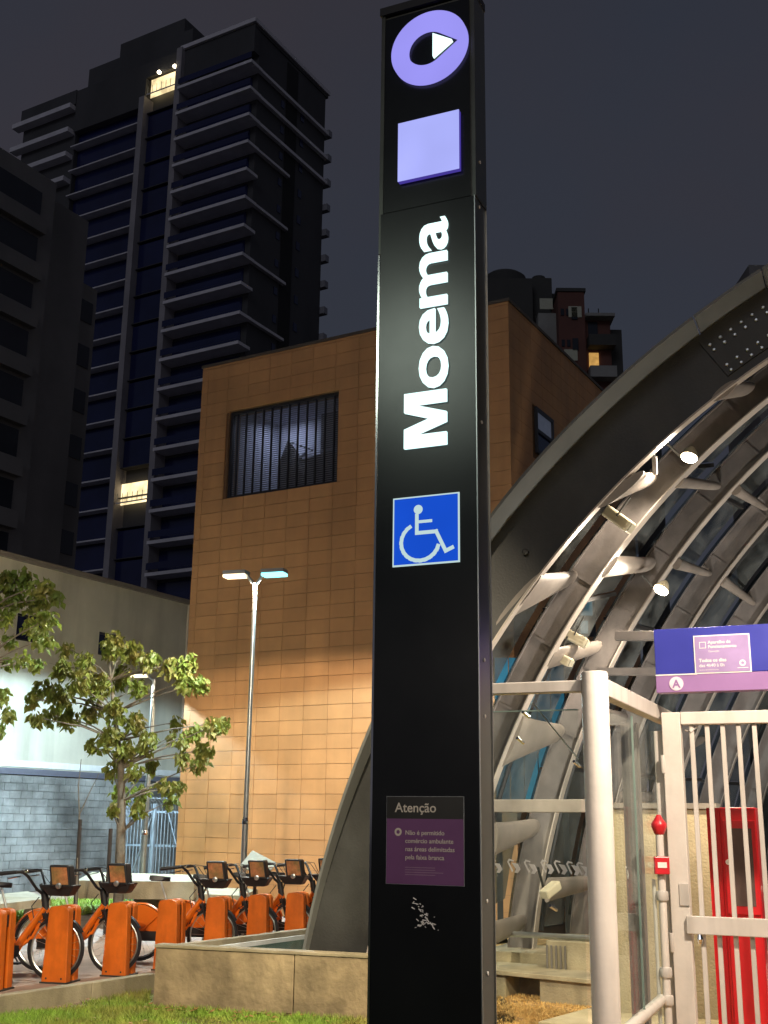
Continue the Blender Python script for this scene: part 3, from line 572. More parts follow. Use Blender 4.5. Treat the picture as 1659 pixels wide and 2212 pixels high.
# ------------------------------------------------------------------ station vault: circles fitted in parallel planes
F0 = ony(735, 2060, 13.2) * [1, 1, 0]; KS = 1.1525
def P3(s, t, z): return F0 + R * s + T * t + Z * z
def circ(k):
    if k == 0: return (8.402 * KS, 1.65 + (-1.435 - 1.65) * KS, 0.0)
    tab = {1: (8.909, -.992, 1.2), 2: (9.40, -.632, 2.6), 3: (9.735, -.605, 4.0), 4: (10.167, -.717, 5.2), 5: (10.6, -.70, 6.5), 6: (11.0, -.70, 7.8), 7: (11.4, -.70, 9.1)}
    a, b, t = tab[k]; return a * KS, 1.65 + (b - 1.65) * KS, t * KS
RI = 8.33 * KS; RO = 8.956 * KS
def cp(k, ang, rad, dt=0.):
    cs, cz, t = circ(k); return P3(cs - rad * math.cos(ang), t + dt, cz + rad * math.sin(ang))
sv = thing('station_glass_vault', F0, 'ribbed steel and glass vault of the station entrance at right', 'station canopy')
def sweep(k, r0, r1, t0, t1, a0, a1, n):
    m = MB()
    rings = []
    for i in range(n + 1):
        a = a0 + (a1 - a0) * i / n; b = len(m.v)
        for rr, tt in ((r0, t0), (r1, t0), (r1, t1), (r0, t1)): m.v.append(tuple(cp(k, a, rr, tt)))
        rings.append(b)
    for i in range(n):
        p_, q_ = rings[i], rings[i + 1]
        for j in range(4): j2 = (j + 1) % 4; m.f.append((p_ + j, p_ + j2, q_ + j2, q_ + j))
    m.f.append(tuple(rings[0] + j for j in range(4))); m.f.append(tuple(rings[-1] + j for j in range(4))[::-1]); return m
AE = math.radians(118)
def foot_ang(k, z=-.5):
    cs, cz, t = circ(k); return math.asin(max(-1, min(1, (z - cz) / RI)))
# front arch
a0 = foot_ang(0, .12)
ma = sweep(0, RI + .02, RO - .02, .02, .045, a0, AE, 90).build('main_arch', steel_d, sv)
seam = [a0, math.radians(57.6), math.radians(62.2), math.radians(80), AE]
def fsweep(a0_, a1_, n):
    m = MB(); k0 = []
    for i in range(n + 1):
        a = a0_ + (a1_ - a0_) * i / n; k0.append(len(m.v)); tt = -.07 - .36 * max(0, min(1, (math.degrees(a) - 11) / 32))
        for rr, t_ in ((RO - .02, tt), (RO + .012, tt), (RO + .012, .26), (RO - .02, .26)): m.v.append(tuple(cp(0, a, rr, t_)))
    for i in range(n):
        for j in range(4): j2 = (j + 1) % 4; m.f.append((k0[i] + j, k0[i] + j2, k0[i + 1] + j2, k0[i + 1] + j))
    m.f.append(tuple(k0[0] + j for j in range(4))); m.f.append(tuple(k0[-1] + j for j in range(4))[::-1]); return m
for i in range(4): fsweep(seam[i] + (.0012 if i else 0), seam[i + 1] - .0012, 36).build('outer_flange', steel_e, ma, smooth=True)
sweep(0, RI, RI + .02, -.02, .09, a0, AE, 90).build('inner_flange', pm('lit_inner_flange', (.5, .44, .38), .45, var=.1), ma, smooth=True)  # paler than the web: lamplight from below put into the colour
# splice plate and bolts
sp = sweep(0, RI + .12, RO - .1, .0, .02, math.radians(57.2), math.radians(69), 8).build('splice_plate', steel_d, ma)
bsrc = None
for ja in range(15):
    for jr in range(6):
        a = math.radians(57.6 + ja * .75); rr = RI + .15 + jr * .075
        if jr in (2, 3) and ja not in (6, 7, 8): continue
        P = cp(0, a, rr, 0.0)
        if bsrc is None: bsrc = MB().lathe(P, [(.020, 0), (.020, .016), (.012, .022)], 6, -T).build('bolt', alu, ma); bP = P
        else: share(bsrc, P - bP, ma)
for a_deg in (26, 33.5, 40.5):
    MB().lathe(cp(0, math.radians(a_deg), RI + .30, .02), [(.035, 0), (.035, .05), (.02, .06)], 10, -T).build('cable_boss', steel_d, ma)
# ribs behind the front arch
ribs = []
fl_m = pm('lit_rib_flange', (.46, .41, .36), .42, var=.1, scale=4)  # lighter than the rib webs, painting in their lamp-lit edge
for kx in range(1, 8):
    a0 = foot_ang(kx, -.28)
    rbm = sweep(kx, RI + .015, RI + .33, -.012, .012, a0, AE, 64).build('rib', steel_m, sv); ribs.append(rbm)
    sweep(kx, RI, RI + .015, -.085, .085, a0, AE, 64).build('inner_flange', fl_m, rbm, smooth=True)
    sweep(kx, RI + .33, RI + .345, -.05, .05, a0, AE, 64).build('outer_flange', steel_m, rbm, smooth=True)
for kx in range(0, 5):
    for q_ in range(16 if kx else 10):
        a = math.radians(20 + q_ * 5.2 + kx * 1.3) if kx else math.radians(18 + q_ * 3.9)
        P0 = cp(kx, a, RI + .03, -.012 if kx else .0); P1 = cp(kx, a, (RI + .32) if kx else (RO - .03), -.012 if kx else .0)
        par = ribs[kx - 1] if kx else ma
        if kx == 0: continue
        MB().beam(P0 - T * .012, P1 - T * .012, .03, .012, up=T).build('stiffener', steel_m, par)
# glass between the ribs, each pane its own part, with dark glazing bars
bar_d = pm('dark_glazing_bar', (.03, .03, .03), .5)
for kx in range(0, 7):
    ro0 = RI + .42 if kx else RO - .08; aa0 = max(foot_ang(kx, .2), foot_ang(kx + 1, .2)); npane = 9
    for i in range(npane):
        a_, b_ = aa0 + (AE - aa0) * i / npane, aa0 + (AE - aa0) * (i + 1) / npane
        m = MB(); sub = 5
        for j in range(sub + 1):
            q = a_ + .003 + (b_ - a_ - .006) * j / sub; m.v += [tuple(cp(kx, q, ro0, .14)), tuple(cp(kx + 1, q, RI + .42, -.14)), tuple(cp(kx + 1, q, RI + .432, -.14)), tuple(cp(kx, q, ro0 + .012, .14))]
        for j in range(sub):
            b = j * 4
            for e1, e2 in ((0, 1), (1, 2), (2, 3), (3, 0)): m.f.append((b + e1, b + e2, b + 4 + e2, b + 4 + e1))
        m.f.append((0, 1, 2, 3)); m.f.append((sub * 4, sub * 4 + 1, sub * 4 + 2, sub * 4 + 3))
        m.build('glass_pane', glass_t, sv)
        if i: MB().beam(cp(kx, a_, ro0 - .02, .1), cp(kx + 1, a_, RI + .40, -.1), .05, .05).build('glazing_bar', bar_d, sv)
    # lengthwise dark glazing bar midway
    pts = [(cp(kx, aa0 + (AE - aa0) * i / 40, ro0 - .03, 0) * .45 + cp(kx + 1, aa0 + (AE - aa0) * i / 40, RI + .39, 0) * .55) for i in range(41)]
    MB().tube(pts, [(.05, .03)] * 41, 6).build('glazing_bar', bar_d, sv, smooth=True)
# tapered oval struts from rib to rib (start pixel on rib k, end pixel on rib k+1)
def onrib(k, u, v, dt=0): cs, cz, t = circ(k); return onpl(u, v, F0 + T * (t + dt), T)
def strut(k, s1, s2, e_, w1=.10, th=.055):
    """oval tapered blade: its wide root lies along rib k between pixels s1 and s2, its rounded tip meets rib k+1"""
    a_ = onrib(k, *s1, .02); b_ = onrib(k, *s2, .02); q = onrib(k + 1, *e_, -.02); p = (a_ + b_) / 2; wv = (b_ - a_); w0 = np.linalg.norm(wv) / 2; wv /= 2 * w0
    d = q - p; tn = np.cross(d, wv); tn /= np.linalg.norm(tn); wend = np.cross(tn, d); wend /= np.linalg.norm(wend); w1 = min(w1, w0 * .6)
    m = MB(); N = 16; n = 14
    for i in range(n + 1):
        f_ = i / n; c_ = p + d * f_ * .98; w = w0 + (w1 - w0) * f_ ** .8; ax_ = wv * (1 - f_) + wend * f_; ax_ /= np.linalg.norm(ax_); t_ = th
        if f_ > .82: g_ = math.sqrt(max(.02, 1 - ((f_ - .82) / .18) ** 2)); w *= g_; t_ *= g_
        for j in range(N): q_ = 2 * math.pi * j / N; m.v.append(tuple(c_ + ax_ * w * math.cos(q_) + tn * t_ * math.sin(q_)))
    for i in range(n):
        for j in range(N): j2 = (j + 1) % N; m.f.append((i * N + j, i * N + j2, i * N + N + j2, i * N + N + j))
    m.f.append(tuple(range(N))[::-1]); m.f.append(tuple(n * N + j for j in range(N)))
    return m.build('strut', strut_m, sv, smooth=True)
strut_m = pm('lit_strut', (.27, .235, .205), .5, var=.2, scale=4, tint=(.21, .185, .16))  # a little paler than the ribs, with lamplight in the colour
for a_ in ((0, (1072, 1351), (1171, 1237), (1248, 1244)), (0, (1292, 1097), (1391, 1017), (1413, 1035)), (0, (1538, 866), (1593, 822), (1623, 840)), (1, (1296, 1248), (1333, 1200), (1417, 1219)), (1, (1454, 1053), (1476, 1028), (1558, 1051)), (1, (1165, 1450), (1197, 1399), (1303, 1395)),
           (2, (1458, 1230), (1468, 1206), (1538, 1241)), (2, (1582, 1068), (1600, 1050), (1659, 1101)), (3, (1553, 1263), (1567, 1243), (1634, 1307)), (1, (1079, 1660), (1130, 1545), (1222, 1581)), (1, (1062, 1853), (1070, 1776), (1168, 1783)), (2, (1181, 1950), (1187, 1895), (1283, 1905)), (1, (1055, 2050), (1060, 1990), (1138, 1987)),
           (3, (1332, 1738), (1341, 1706), (1417, 1721)), (2, (1268, 1570), (1282, 1525), (1358, 1552)), (4, (1455, 1640), (1470, 1610), (1530, 1590)), (5, (1560, 1480), (1575, 1450), (1640, 1500))):
    strut(*a_)
# long steel rails crossing the vault
def pxbeam(u0, v0, u1, v1, Yp, w, name, mat, parent):
    base = ony(u0, v0, Yp); p_ = base; q_ = onpl(u1, v1, base, T); return MB().beam(p_, q_, w, w).build(name, mat, parent, bevel=.006)
b_ = pxbeam(1060, 1741, 1296, 1741, 11.6, .12, 'cross_rail', steel_m, sv)
pxbeam(1330, 1374, 1440, 1374, 14.2, .11, 'cross_rail', steel_m, sv); pxbeam(1290, 1451, 1440, 1451, 14.2, .09, 'cross_rail', steel_m, sv)

# floodlights hanging in the vault
hot = em('floodlight_lens', (1, .84, .62), 90); lensm = pm('cream_lamp_housing', (.62, .56, .40), .45, var=.1)
def flood(k, u, v, dt, label, lit, dirv, sz=.16, pw=0):
    P = onrib(k, u, v, dt); d = np.array(dirv, float); d /= np.linalg.norm(d); sd_ = np.cross(d, Z); sd_ /= np.linalg.norm(sd_); up_ = np.cross(sd_, d)
    t = thing('floodlight', P, label, 'floodlight', 'floodlights hanging from the vault ribs')
    if lit:
        MB().lathe(P, [(.03, -.12), (.06, -.08), (.093, 0), (.096, .02)], 16, d).build('housing', lensm, t, smooth=True)
        MB().lathe(P + d * .021, [(.085, 0), (.085, .012), (.03, .026)], 16, d).build('lens', hot, t)
        lamp('SPOT', 'floodlight_beam', P + d * .09, pw, (1, .84, .66), .09, P + d * 5, 165, .35)
    else:
        MB().box(P, d, sd_, up_, -sz * 1.1, sz * 1.1, -sz * .5, sz * .5, -sz * .42, sz * .42).build('housing', lensm, t, bevel=.02)
        MB().box(P, d, sd_, up_, sz * 1.1 + .001, sz * 1.1 + .012, -sz * .4, sz * .4, -sz * .32, sz * .32).build('lens', pm('unlit_lens', (.5, .47, .36), .2), t)
        for q in (-.25, 0, .25): MB().box(P, d, sd_, up_, -sz * .9, sz * .9, sz * .5, sz * .56, q * sz - .008, q * sz + .008).build('cooling_fin', lensm, t)
    MB().beam(P + sd_ * .1 + up_ * .02, P + sd_ * .1 + up_ * .28, .03, .012, up=d).build('bracket', steel_d, t)
flood(0, 1490, 985, .85, 'lit round floodlight nearest the top of the front arch', True, (-.3, -.22, -.8), pw=300)
flood(1, 1430, 1272, 1.0, 'lit round floodlight lower on the second rib above the purple sign', True, (-.45, -.25, -.7), pw=260)
flood(0, 1337, 1122, .9, 'unlit cream box floodlight halfway up beside the front arch', False, (.5, -.3, -.5), .17)
flood(1, 1242, 1378, .6, 'unlit finned box floodlight on the lower second rib', False, (.6, -.2, -.35), .15)
flood(1, 1213, 1422, .4, 'lowest unlit box floodlight just above the glass screen', False, (.6, -.4, -.4), .13)
flood(1, 1190, 1922, .8, 'cream floodlight low down between the ribs behind the glass', False, (-.5, -.5, -.3), .13)
P = onrib(0, 1415, 1010, .4); t = thing('security_camera', P, 'small white security camera hanging under the front arch', 'camera')
MB().tube([P + Z * .12, P - Z * .08], .028, 10).build('camera_body', white_m, t, smooth=True); MB().tube([P + Z * .12, P + Z * .2, P + Z * .22 - R * .1], .01, 6).build('camera_bracket', steel_d, t)

# blue hoarding and lit house window seen through the vault
q0 = ony(1085, 1650, 21.3); bh = thing('blue_hoarding', (q0[0], 21.3, PZ), 'blue painted hoarding on posts seen through the ribs behind the vault', 'hoarding')
for xx_ in (1075, 1145, 1215): q_ = ony(xx_, 1500, 21.4); MB().wbox(q_[0] - .05, q_[0] + .05, 21.37, 21.45, PZ, 4.5).build('post', steel_d, bh)
pa, pb = ony(1070, 1500, 21.3), ony(1220, 1500, 21.3)
for i in range(5): x_a = pa[0] + (pb[0] - pa[0]) * i / 5; MB().wbox(x_a + .01, pa[0] + (pb[0] - pa[0]) * (i + 1) / 5 - .01, 21.3, 21.36, 2.0, 4.6).build('board', blue_w, bh)
q0 = ony(1262, 1300, 20.2)
hw = thing('lit_side_window', q0, 'pale blue lit window behind the second and third ribs', 'window')
pa, pb = ony(1246, 1288, 20.2), ony(1288, 1375, 20.2)
MB().wbox(pa[0], pb[0], 20.2, 20.26, pb[2], pa[2]).build('frame', fr_d, hw)
lb = em('pale_cyan_window', (.25, .62, .75), .45, .35, 3.)
zm = pa[2] * .45 + pb[2] * .55
MB().wbox(pa[0] + .05, pb[0] - .05, 20.17, 20.197, zm + .05, pa[2] - .05).build('pane', lb, hw); MB().wbox(pa[0] + .05, pb[0] - .14, 20.17, 20.197, pb[2] + .05, zm - .05).build('pane', lb, hw)

# ------------------------------------------------------------------ concrete works at right
def onW(u, v, P, n): return onpl(u, v, P, n)
CW = ony(1350, 1900, 11.2) * [1, 1, 0]
zt_w = onpl(1350, 1746, CW, T)[2]; sL = (onpl(1284, 1900, CW, T) - CW) @ R; sR = (onpl(1553, 1900, CW, T) - CW) @ R
cw = thing('concrete_panel_wall', CW, 'tan concrete panel wall behind the glass screen and gate', 'wall')
edges = [sL, sL + (sR - sL) * .36, sL + (sR - sL) * .62, sR]
for i in range(3): MB().box(CW, R, T, Z, edges[i] + .006, edges[i + 1] - .006, 0, .25, -.6, zt_w).build('wall_panel', conc_l, cw, bevel=.006)
MB().box(CW, R, T, Z, sL - .02, sR + .02, -.03, .27, zt_w, zt_w + .05).build('coping', steel_m, cw)
lt = thing('concrete_ledge', CW, 'stepped concrete ledge at the foot of the ribs right of the sign pillar', 'ledge')
LF = onz(1160, 2165, GZ) * [1, 1, 0]; RL = np.array([.80, -.60, 0]); TL = np.array([.60, .80, 0]); zl = onpl(1160, 2103, LF, TL)[2]
def la_(u): return (onpl(u, 2130, LF, TL) - LF) @ RL
MB().box(LF, RL, TL, Z, la_(1060) - .4, la_(1320), -.05, .75, zl - .05, zl).build('top_slab', conc_l, lt, bevel=.008)
MB().box(LF, RL, TL, Z, la_(1060) - .4, la_(1092), 0, .6, -.6, zl - .052).build('left_pier', conc_l, lt, bevel=.008)
MB().box(LF, RL, TL, Z, la_(1166), la_(1320) - .02, 0, .6, -.6, zl - .052).build('right_block', conc_l, lt, bevel=.008)
MB().box(LF, RL, TL, Z, la_(1092) + .002, la_(1166) - .002, .32, .6, -.6, zl - .052).build('niche_back', conc_m, lt)
a0_ = (onpl(1060, 2100, LF, T) - LF) @ R
UP = LF + T * .56; zu = onpl(1200, 2032, UP, T)[2]; a2_ = (onpl(1180, 2060, UP, T) - UP) @ R; a3_ = (onpl(1300, 2060, UP, T) - UP) @ R
MB().box(UP, R, T, Z, a2_, a3_ + 1.2, 0, 1.0, -.6, zu).build('upper_step', conc_l, lt, bevel=.012)
MB().box(UP, R, T, Z, a0_ - .4, a2_ - .1, .35, 1.3, -.6, zl + .12).build('rear_step', conc_l, lt, bevel=.012)
for i in range(5): P = UP + R * (a2_ + .02 + i * .055) - T * .03; MB().tube([P + Z * (zl + .0), P + Z * (zu - .05)], .012, 6).build('conduit', steel_m, lt)
P = UP + Z * (zu + .04) + T * .1; MB().tube([P + R * (a2_ - .7), P + R * (a3_)], .035, 8).build('pipe', alu, lt, smooth=True)
for i in range(2): MB().ring(UP + R * (a2_ + .55 + i * .13) + Z * (zu + .07) + T * .1, R, Z, .045, .012, 16, 6).build('shackle', alu, lt, smooth=True)
# low kerb running toward the viewer
kA = onz(1185, 2200, .0); kB = onz(1432, 2133, .0); kd = kB - kA; kd[2] = 0; kl = np.linalg.norm(kd); kd /= kl; kn_ = np.array([kd[1], -kd[0], 0])
dk_ = thing('diagonal_concrete_kerb', kA * [1, 1, 0], 'diagonal concrete kerb crossing behind the round white post', 'kerb')
for i in range(3): MB().box(kA * [1, 1, 0], kd, kn_, Z, kl * i / 3 - .2 + .004, kl * (i + 1) / 3 - .2 - .004 + (.4 if i == 2 else 0), 0, 1.3, -.6, .0).build('kerb_block', conc_l, dk_, bevel=.01)

# ------------------------------------------------------------------ glass screen with round white post
PP = ony(1300, 1900, 6.5) * [1, 1, 0]; pt = onpl(1288, 1452, PP, Y1)[2]
ge = thing('glass_screen', PP, 'glass screen with a thick round white corner post left of the gate', 'glass screen')
MB().lathe(PP, [(.075, GZ), (.075, pt - .01), (.07, pt)], 40).build('corner_post', white_m, ge, smooth=True)
MB().box(PP, T, R, Z, .07, 2.5, -.04, .04, pt - .12, pt - .02).build('top_rail', bar_m, ge, bevel=.006)
MB().box(PP, -R, T, Z, .07, .95, -.035, .035, pt - .11, pt - .045).build('top_rail', bar_m, ge, bevel=.006)
lg = MB().box(PP, -R, T, Z, .10, .95, -.006, .006, .0, pt - .21).build('glass_panel', glass_c, ge)
rg = MB().box(PP, T, R, Z, .10, .98, -.006, .006, .0, pt - .19).build('glass_panel', glass_c, ge)
MB().box(PP, T, R, Z, 1.0, 1.75, -.006, .006, .0, pt - .14).build('glass_panel', glass_c, ge)
edge_m = pm('green_glass_edge', (.20, .28, .25), .2, var=.1)
MB().box(PP, T, R, Z, .987, .993, -.0065, .0065, .0, pt - .16).build('glass_joint', edge_m, ge)
MB().box(PP, -R, T, Z, .10, .95, -.007, .007, pt - .21, pt - .203).build('glass_edge', edge_m, ge)
for (u, v) in ((1133, 1543), (1121, 1599), (1243, 1649), (1192, 1960)):
    q = onpl(u, v, PP, T); MB().tube([q - T * .03 + Z * .01, q + T * .03 - Z * .015 + R * .02], .009, 8).build('glass_clip', chrome, ge, smooth=True)
q1, q2 = onpl(1150, 1517, PP + T * .05, T), onpl(1250, 1640, PP + T * .05, T); MB().tube([q1, q2], .004, 6).build('diagonal_rod', alu, ge)  # thin diagonal tube just behind the glass
stk = pm('white_vinyl_sticker', (.62, .62, .60), .5, var=.08)
sp_ = []
for (u, v) in ((1073, 1871), (1112, 1871), (1148, 1873), (1184, 1873), (1213, 1874), (1240, 1876), (1262, 1878)):
    q = onpl(u, v, PP - T * .008, T); sp_.append((q, R))
q = onpl(1356, 1885, PP - R * .008, R); sp_.append((q, T))
for q, ax_ in sp_:
    n_ = -T if ax_ is R else -R; sc = .026; m = MB()
    def pt2(x, y): return q + ax_ * x * sc + Z * y * sc
    m.prism([pt2(*w) for w in ((-1.6, .9), (-1.2, 1.5), (-.2, 1.2), (-.2, .95), (-1.05, 1.1), (-1.25, .8), (-.35, -.9), (-.55, -1.25))], n_ * .002)
    m.prism([pt2(*w) for w in ((-.6, .7), (.7, .5), (1.3, -.6), (.7, -1.4), (.0, -1.3), (.35, -.6))], n_ * .002)
    m.build('logo_sticker', stk, ge)

# ------------------------------------------------------------------ gate
GP = PP + T * 1.75
gt = thing('white_bar_gate', GP, 'cream white steel bar gate below the purple entrance sign', 'gate')
def gs(u, v): q = onpl(u, v, GP, T); return (q - GP) @ R, q[2]
gl0 = gs(1428, 1717)[0]; gl1 = gs(1480, 1742)[0]; gtop = gs(1437, 1540)[1]; gw = 1.7
MB().box(GP, R, T, Z, gl0 - .035, gl0 + .03, .02, .14, GZ, gtop - .12).build('hinge_post', bar_m, gt, bevel=.008)
MB().box(GP, R, T, Z, gl0 + .035, gl1 + .005, -.04, .04, GZ + .1, gtop).build('frame_stile', white_m, gt, bevel=.006)
MB().box(GP, R, T, Z, gl1 + .007, gw, -.04, .04, gtop - .085, gtop).build('frame_top', white_m, gt, bevel=.006)
MB().box(GP, R, T, Z, gw + .002, gw + .09, -.04, .04, GZ + .1, gtop).build('frame_stile', white_m, gt, bevel=.006)
zr0 = gs(1520, 2017)[1]; zr1 = gs(1520, 1978)[1]
MB().box(GP, R, T, Z, gl1 - .02, gw, -.075, -.042, zr0, zr1).build('mid_rail', bar_m, gt, bevel=.005)
MB().box(GP, R, T, Z, gl1 + .007, gw, -.03, .03, GZ + .1, GZ + .18).build('frame_bottom', white_m, gt)
bsrc = None; s_b0 = gs(1496, 1600)[0]; sb1 = gs(1530, 1600)[0]; dsb = (gs(1632, 1600)[0] - s_b0) / 4
i = 0
while s_b0 + i * dsb < gw - .03:
    a = s_b0 + i * dsb
    if bsrc is None: bsrc = MB().box(GP, R, T, Z, a - .015, a + .015, -.015, .015, GZ + .18, gtop - .086).build('bar', bar_m, gt, bevel=.004)
    else: share(bsrc, R * (i * dsb), gt)
    i += 1
MB().box(GP, R, T, Z, gl0 - .28, gl0 - .17, .1, .2, GZ, pt - .13).build('support_post', steel_m, gt)
MB().tube([GP + R * (gl1 + .03) + Z * (gtop - .12), GP + R * (gl1 + .07) + Z * (gtop - .135) - T * .02, GP + R * (gl1 + .11) + Z * (gtop - .10)], .006, 6).build('wire_loop', chrome, gt)
MB().lathe(GP + R * (gl1 + .06) + Z * (zr0 - .03) - T * .06, [(.012, -.03), (.02, 0), (.012, .03)], 10).build('latch', chrome, gt)

for zz__ in (gtop - .35, .9, .1):
    MB().lathe(GP + R * (gl0 + .032) - T * .03 + Z * zz__, [(.016, -.06), (.018, -.055), (.018, .055), (.016, .06)], 10).build('hinge', bar_m, gt, smooth=True)
MB().box(GP, R, T, Z, gl1 - .06, gl1 + .004, -.05, -.041, zr1 + .06, zr1 + .2).build('weld_plate', bar_m, gt, bevel=.003)
# ------------------------------------------------------------------ entrance sign
SG = PP + T * 1.6
def ss(u, v): q = onpl(u, v, SG, T); return (q - SG) @ R, q[2]
sl, szt = ss(1412, 1360); _, szm = ss(1416, 1458); _, szb = ss(1418, 1497); swd = 3.0
es = thing('entrance_sign', SG + R * sl, 'blue and purple entrance sign with letter A above the gate', 'sign')
MB().box(SG, R, T, Z, sl, sl + swd, 0, .10, szm, szt).build('blue_panel', blue_s, es, bevel=.004)
MB().box(SG, R, T, Z, sl, sl + swd, -.004, .10, szb, szm - .003).build('purple_panel', pur_s, es, bevel=.004)
MB().box(SG, R, T, Z, sl, sl + .28, -.008, -.005, szm - .008, szm + .0).build('white_line', txt_w, es)
ca_, cz_ = ss(1462, 1477); C_ = SG + R * ca_ + Z * cz_ - T * .006
disc = MB().lathe(C_, [(.047, 0), (.047, .004)], 32, -T).build('letter_disc', pm('pink_white_disc', (.75, .62, .70), .4), es)
text('A', .075, C_ - Z * .027 - T * .006, R, Z, .001, pur_s, 'letter', es, .002)
(pa0, pz1), (pa1, pz0) = ss(1498, 1374), ss(1625, 1452)
pz1 = ss(1498, 1374)[1]; pz0 = ss(1508, 1456)[1]
poster = MB().box(SG, R, T, Z, pa0, pa1, -.008, -.001, pz0, pz1).build('poster', txt_w, es)
MB().box(SG, R, T, Z, pa0 + .008, pa1 - .008, -.011, -.0085, pz0 + .008, pz1 - .008).build('poster_face', pm('lilac_poster', (.34, .24, .46), .4, var=.15, scale=6), poster)
ph = pz1 - pz0; bx = SG + R * pa0 + Z * pz0 - T * .0125
def ptx(s_, x, y, sz, b=.0): text(s_, sz, bx + R * x + Z * y, R, Z, .0005, txt_w, 'print', poster, b, 'LEFT')
ptx('Aparelho de', .095, ph * .77, .030, .0006); ptx('Funcionamento', .095, ph * .655, .030, .0006); ptx('Operação', .095, ph * .55, .018)
ptx('Todos os dias', .03, ph * .30, .032, .0009); ptx('das 4h40 à 0h', .03, ph * .17, .030, .0003); ptx('horário de funcionamento', .03, ph * .08, .012)
q = bx + R * .06 + Z * ph * .74; m = MB()
m.box(q, R, -T, Z, -.022, .022, 0, .001, .018, .022).box(q, R, -T, Z, -.022, .022, 0, .001, -.022, -.018).box(q, R, -T, Z, -.022, -.018, 0, .001, -.018, .018).box(q, R, -T, Z, .018, .022, 0, .001, -.018, .018); m.build('poster_icon', txt_w, poster)
q = bx + R * (pa1 - pa0 - .055) + Z * ph * .24; MB().ring(q, R, Z, .016, .006, 20, 6, .2).build('round_logo', txt_w, poster)
MB().box(q - Z * .03, R, -T, Z, -.035, .035, 0, .001, -.004, 0).build('print_line', txt_w, poster)

# ------------------------------------------------------------------ red hose cabinet, alarm standpipe, handrail
RC = ony(1560, 1900, 9.2) * [1, 1, 0]
def rs(u, v): q = onpl(u, v, RC, T); return (q - RC) @ R, q[2]
r0_, rzt = rs(1553, 1744); r1_ = rs(1642, 1900)[0]
rc = thing('red_fire_hose_cabinet', RC, 'tall red fire hose cabinet with glazed door behind the gate bars', 'fire cabinet')
MB().box(RC, R, T, Z, r0_, r1_, .0, .3, GZ, rzt).build('cabinet_body', red_m, rc, bevel=.01)
MB().box(RC, R, T, Z, r0_ - .10, r0_ - .002, .03, .3, GZ, rzt - .004).build('side_return', red_m, rc)
dz1 = rs(1600, 1772)[1]; dz0_ = rs(1600, 1975)[1]; dr0, dr1 = rs(1566, 1850)[0], rs(1637, 1850)[0]
dr = MB().box(RC, R, T, Z, dr0, dr1, -.025, -.002, dz0_, dz1).build('door', red_m, rc, bevel=.004)
MB().box(RC, R, T, Z, dr0 + .05, dr1 - .03, -.031, -.026, dz0_ + .06, dz1 - .06).build('door_glass', pm('dusty_door_glass', (.15, .10, .09), .25, var=.25, scale=4), dr)
MB().lathe(RC + R * (dr0 + .03) + Z * (dz0_ * .45 + dz1 * .55) - T * .03, [(.014, 0), (.014, .02), (.02, .025), (.02, .03)], 12, -T).build('door_knob', chrome, dr)
MB().box(RC, R, T, Z, dr0, dr1, -.02, -.002, GZ + .2, dz0_ - .05).build('lower_door', red_m, rc, bevel=.004)

SPp = ony(1432, 1950, 8.0) * [1, 1, 0]
def zp(v, u=1430): return onpl(u, v, SPp, Y1)[2]
sp1 = thing('fire_alarm_standpipe', SPp, 'vertical steel pipe with red bell and small red alarm box left of the gate', 'alarm pipe')
MB().tube([SPp + Z * GZ, SPp + Z * zp(1795)], .026, 12).build('pipe', white_m, sp1, smooth=True)
MB().tube([SPp + X1 * (-.045) + Y1 * .03 + Z * GZ, SPp + X1 * (-.045) + Y1 * .03 + Z * zp(1900)], .012, 8).build('thin_pipe', white_m, sp1, smooth=True)
MB().lathe(SPp, [(.02, zp(1805)), (.035, zp(1800)), (.052, zp(1785)), (.05, zp(1778)), (.03, zp(1770)), (.02, zp(1764)), (.012, zp(1760))], 20).build('bell', redd_m, sp1, smooth=True)
ab = MB().wbox(SPp[0] - .055, SPp[0] + .045, SPp[1] - .06, SPp[1] - .028, zp(1888), zp(1850)).build('alarm_box', redd_m, sp1, bevel=.006)
MB().wbox(SPp[0] - .035, SPp[0] + .025, SPp[1] - .064, SPp[1] - .061, zp(1874), zp(1862)).build('alarm_label', txt_w, ab)
for v in (1935, 2100, 2160): MB().lathe(SPp + Z * zp(v), [(.036, -.03), (.04, -.02), (.04, .02), (.036, .03)], 14).build('coupling', bar_m, sp1, smooth=True)
hrp = thing('sloping_handrail', SPp, 'short sloping steel handrail at the bottom right beside the round post', 'handrail')
q1 = SPp + Z * zp(2160); q2 = onpl(1345, 2235, SPp - Y1 * 1.2, Y1); MB().tube([q1 + X1 * -.04, q2], .035, 12).build('rail_tube', white_m, hrp, smooth=True)
MB().tube([q2, (q2[0], q2[1], GZ)], .03, 12).build('rail_post', white_m, hrp, smooth=True)

# interior floor and low wall seen through the gate at right
FL = ony(1700, 1900, 9.6) * [1, 1, 0]
MB().box(FL, R, T, Z, -.75, 6, .4, 9, -.5, -.2).build('station_floor', pm('pale_station_floor', (.62, .60, .58), .35, var=.1), kind='structure')
sw__ = thing('station_side_wall', FL, 'dark station wall with white handrail right of the red cabinet', 'wall')
MB().box(FL, R, T, Z, -.3, 5, 2.4, 2.6, -.5, .35).build('white_plinth', pm('white_plinth', (.75, .74, .72), .4), sw__)
MB().box(FL, R, T, Z, -.3, 5, 2.45, 2.6, .35, 2.0).build('dark_panel', pm('dark_station_panel', (.04, .045, .05), .25), sw__)
MB().tube([FL - R * .3 + T * 2.3 + Z * 1.05, FL + R * 5 + T * 2.3 + Z * 1.05], .03, 8).build('handrail', white_m, sw__, smooth=True)

